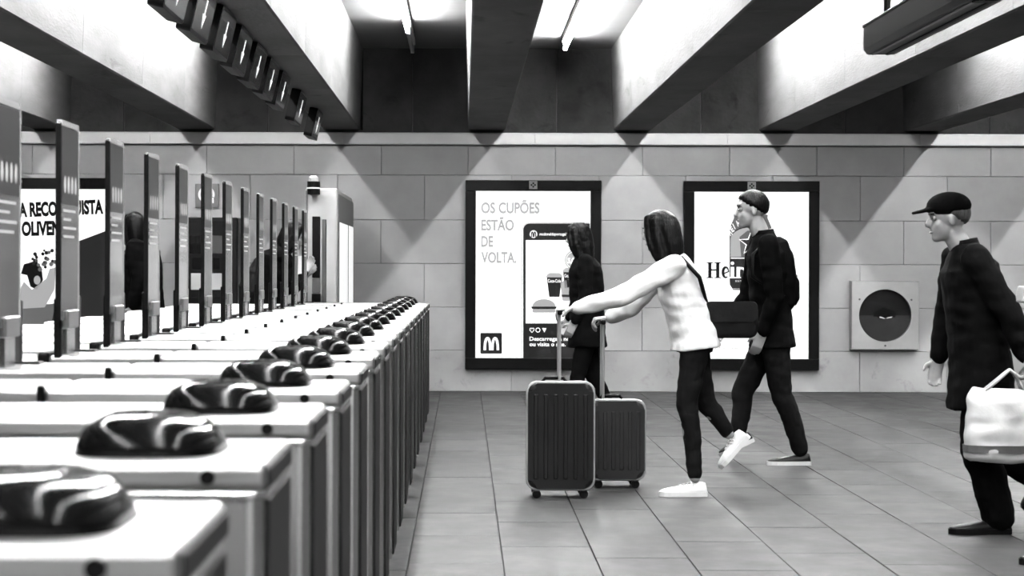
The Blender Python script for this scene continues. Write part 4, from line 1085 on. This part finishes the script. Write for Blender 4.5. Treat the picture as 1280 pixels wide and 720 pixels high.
# ---- dark walker behind the suitcases
D_Y = 15.0
person('person in dark clothes behind the suitcases, in front of the phone advert', D_Y, 732,
    dict(head=(722, 296), neck=(730, 320), chest=(733, 352), pelvis=(734, 412),
         elL=(730, 372, 0.21), wrL=(716, 402, 0.18), elR=(726, 372, -0.21), wrR=(712, 400, -0.18),
         knL=(722, 468), heelL=(716, 530), toeL=(676, 530), knR=(742, 470), heelR=(776, 522), toeR=(742, 530)),
    dict(scale=0.97, vox=0.010, hem=0.14, bulk=0.02, head_tilt=-0.1, yaw=-0.5, style='long'))

# ---- person bending over the kiosk, facing right
E_Y = 15.8
ep_, ej = person('person in black with bag strap leaning towards the white kiosk', E_Y, 335,
    dict(head=(368, 294), neck=(352, 312), chest=(342, 335), pelvis=(332, 398),
         elL=(372, 358, -0.20), wrL=(382, 340, -0.12), elR=(356, 362, 0.22), wrR=(376, 346, 0.16),
         knL=(340, 455, -0.09), heelL=(318, 520, -0.08), toeL=(358, 520, -0.08), knR=(338, 455, 0.09), heelR=(330, 520, 0.08), toeR=(370, 520, 0.08)),
    dict(scale=0.98, vox=0.010, right=True, hem=0.16, bulk=0.03, style='long', head_tilt=-0.3))
c = P(326, 372, E_Y - 0.05)
bag = empty('rucksack', (c.x - 0.06, E_Y, c.z)); tag(bag, 'dark rucksack on the back of the person at the white kiosk', 'backpack')
bm = BM(); loft(bm, [(Vector((-0.02, 0, 0.0)), 0.06, 0.12), (Vector((-0.02, 0, 0.05)), 0.085, 0.15), (Vector((0.02, 0, 0.22)), 0.08, 0.15), (Vector((0.06, 0, 0.33)), 0.05, 0.11)], 20)
meobj('main_bag', remesh(bm, 0.010, 3, 0.006, 14), 'bag_grey', bag)
bm = BM(); loft(bm, [(Vector((-0.09, 0, 0.03)), 0.02, 0.09), (Vector((-0.10, 0, 0.10)), 0.035, 0.11), (Vector((-0.075, 0, 0.19)), 0.02, 0.09)], 16); obj('pocket', bm, 'bag_grey', bag)
pp = P(373, 333, E_Y - 0.18)
bm = BM(); box(bm, -0.05, 0.05, -0.003, 0.003, -0.09, 0.09)
tag(obj('paper_sheet', bm, 'paper_plain', loc=pp), 'white sheet of paper held at the white kiosk', 'paper')

# ---- dark figure at far left
person('dark clothed person behind the gates beside the event poster', 16.6, 178,
    dict(head=(168, 282), neck=(174, 304), chest=(177, 330), pelvis=(180, 390),
         elL=(182, 350, 0.24), wrL=(172, 382, 0.22), elR=(168, 352, -0.22), wrR=(158, 384, -0.2),
         knL=(172, 450), heelL=(168, 511), toeL=(130, 511), knR=(190, 452), heelR=(222, 505), toeR=(190, 511)),
    dict(scale=1.02, vox=0.011, hem=0.2, bulk=0.05, style='long', yaw=-1.1, arm=(0.09, 0.078, 0.06)))
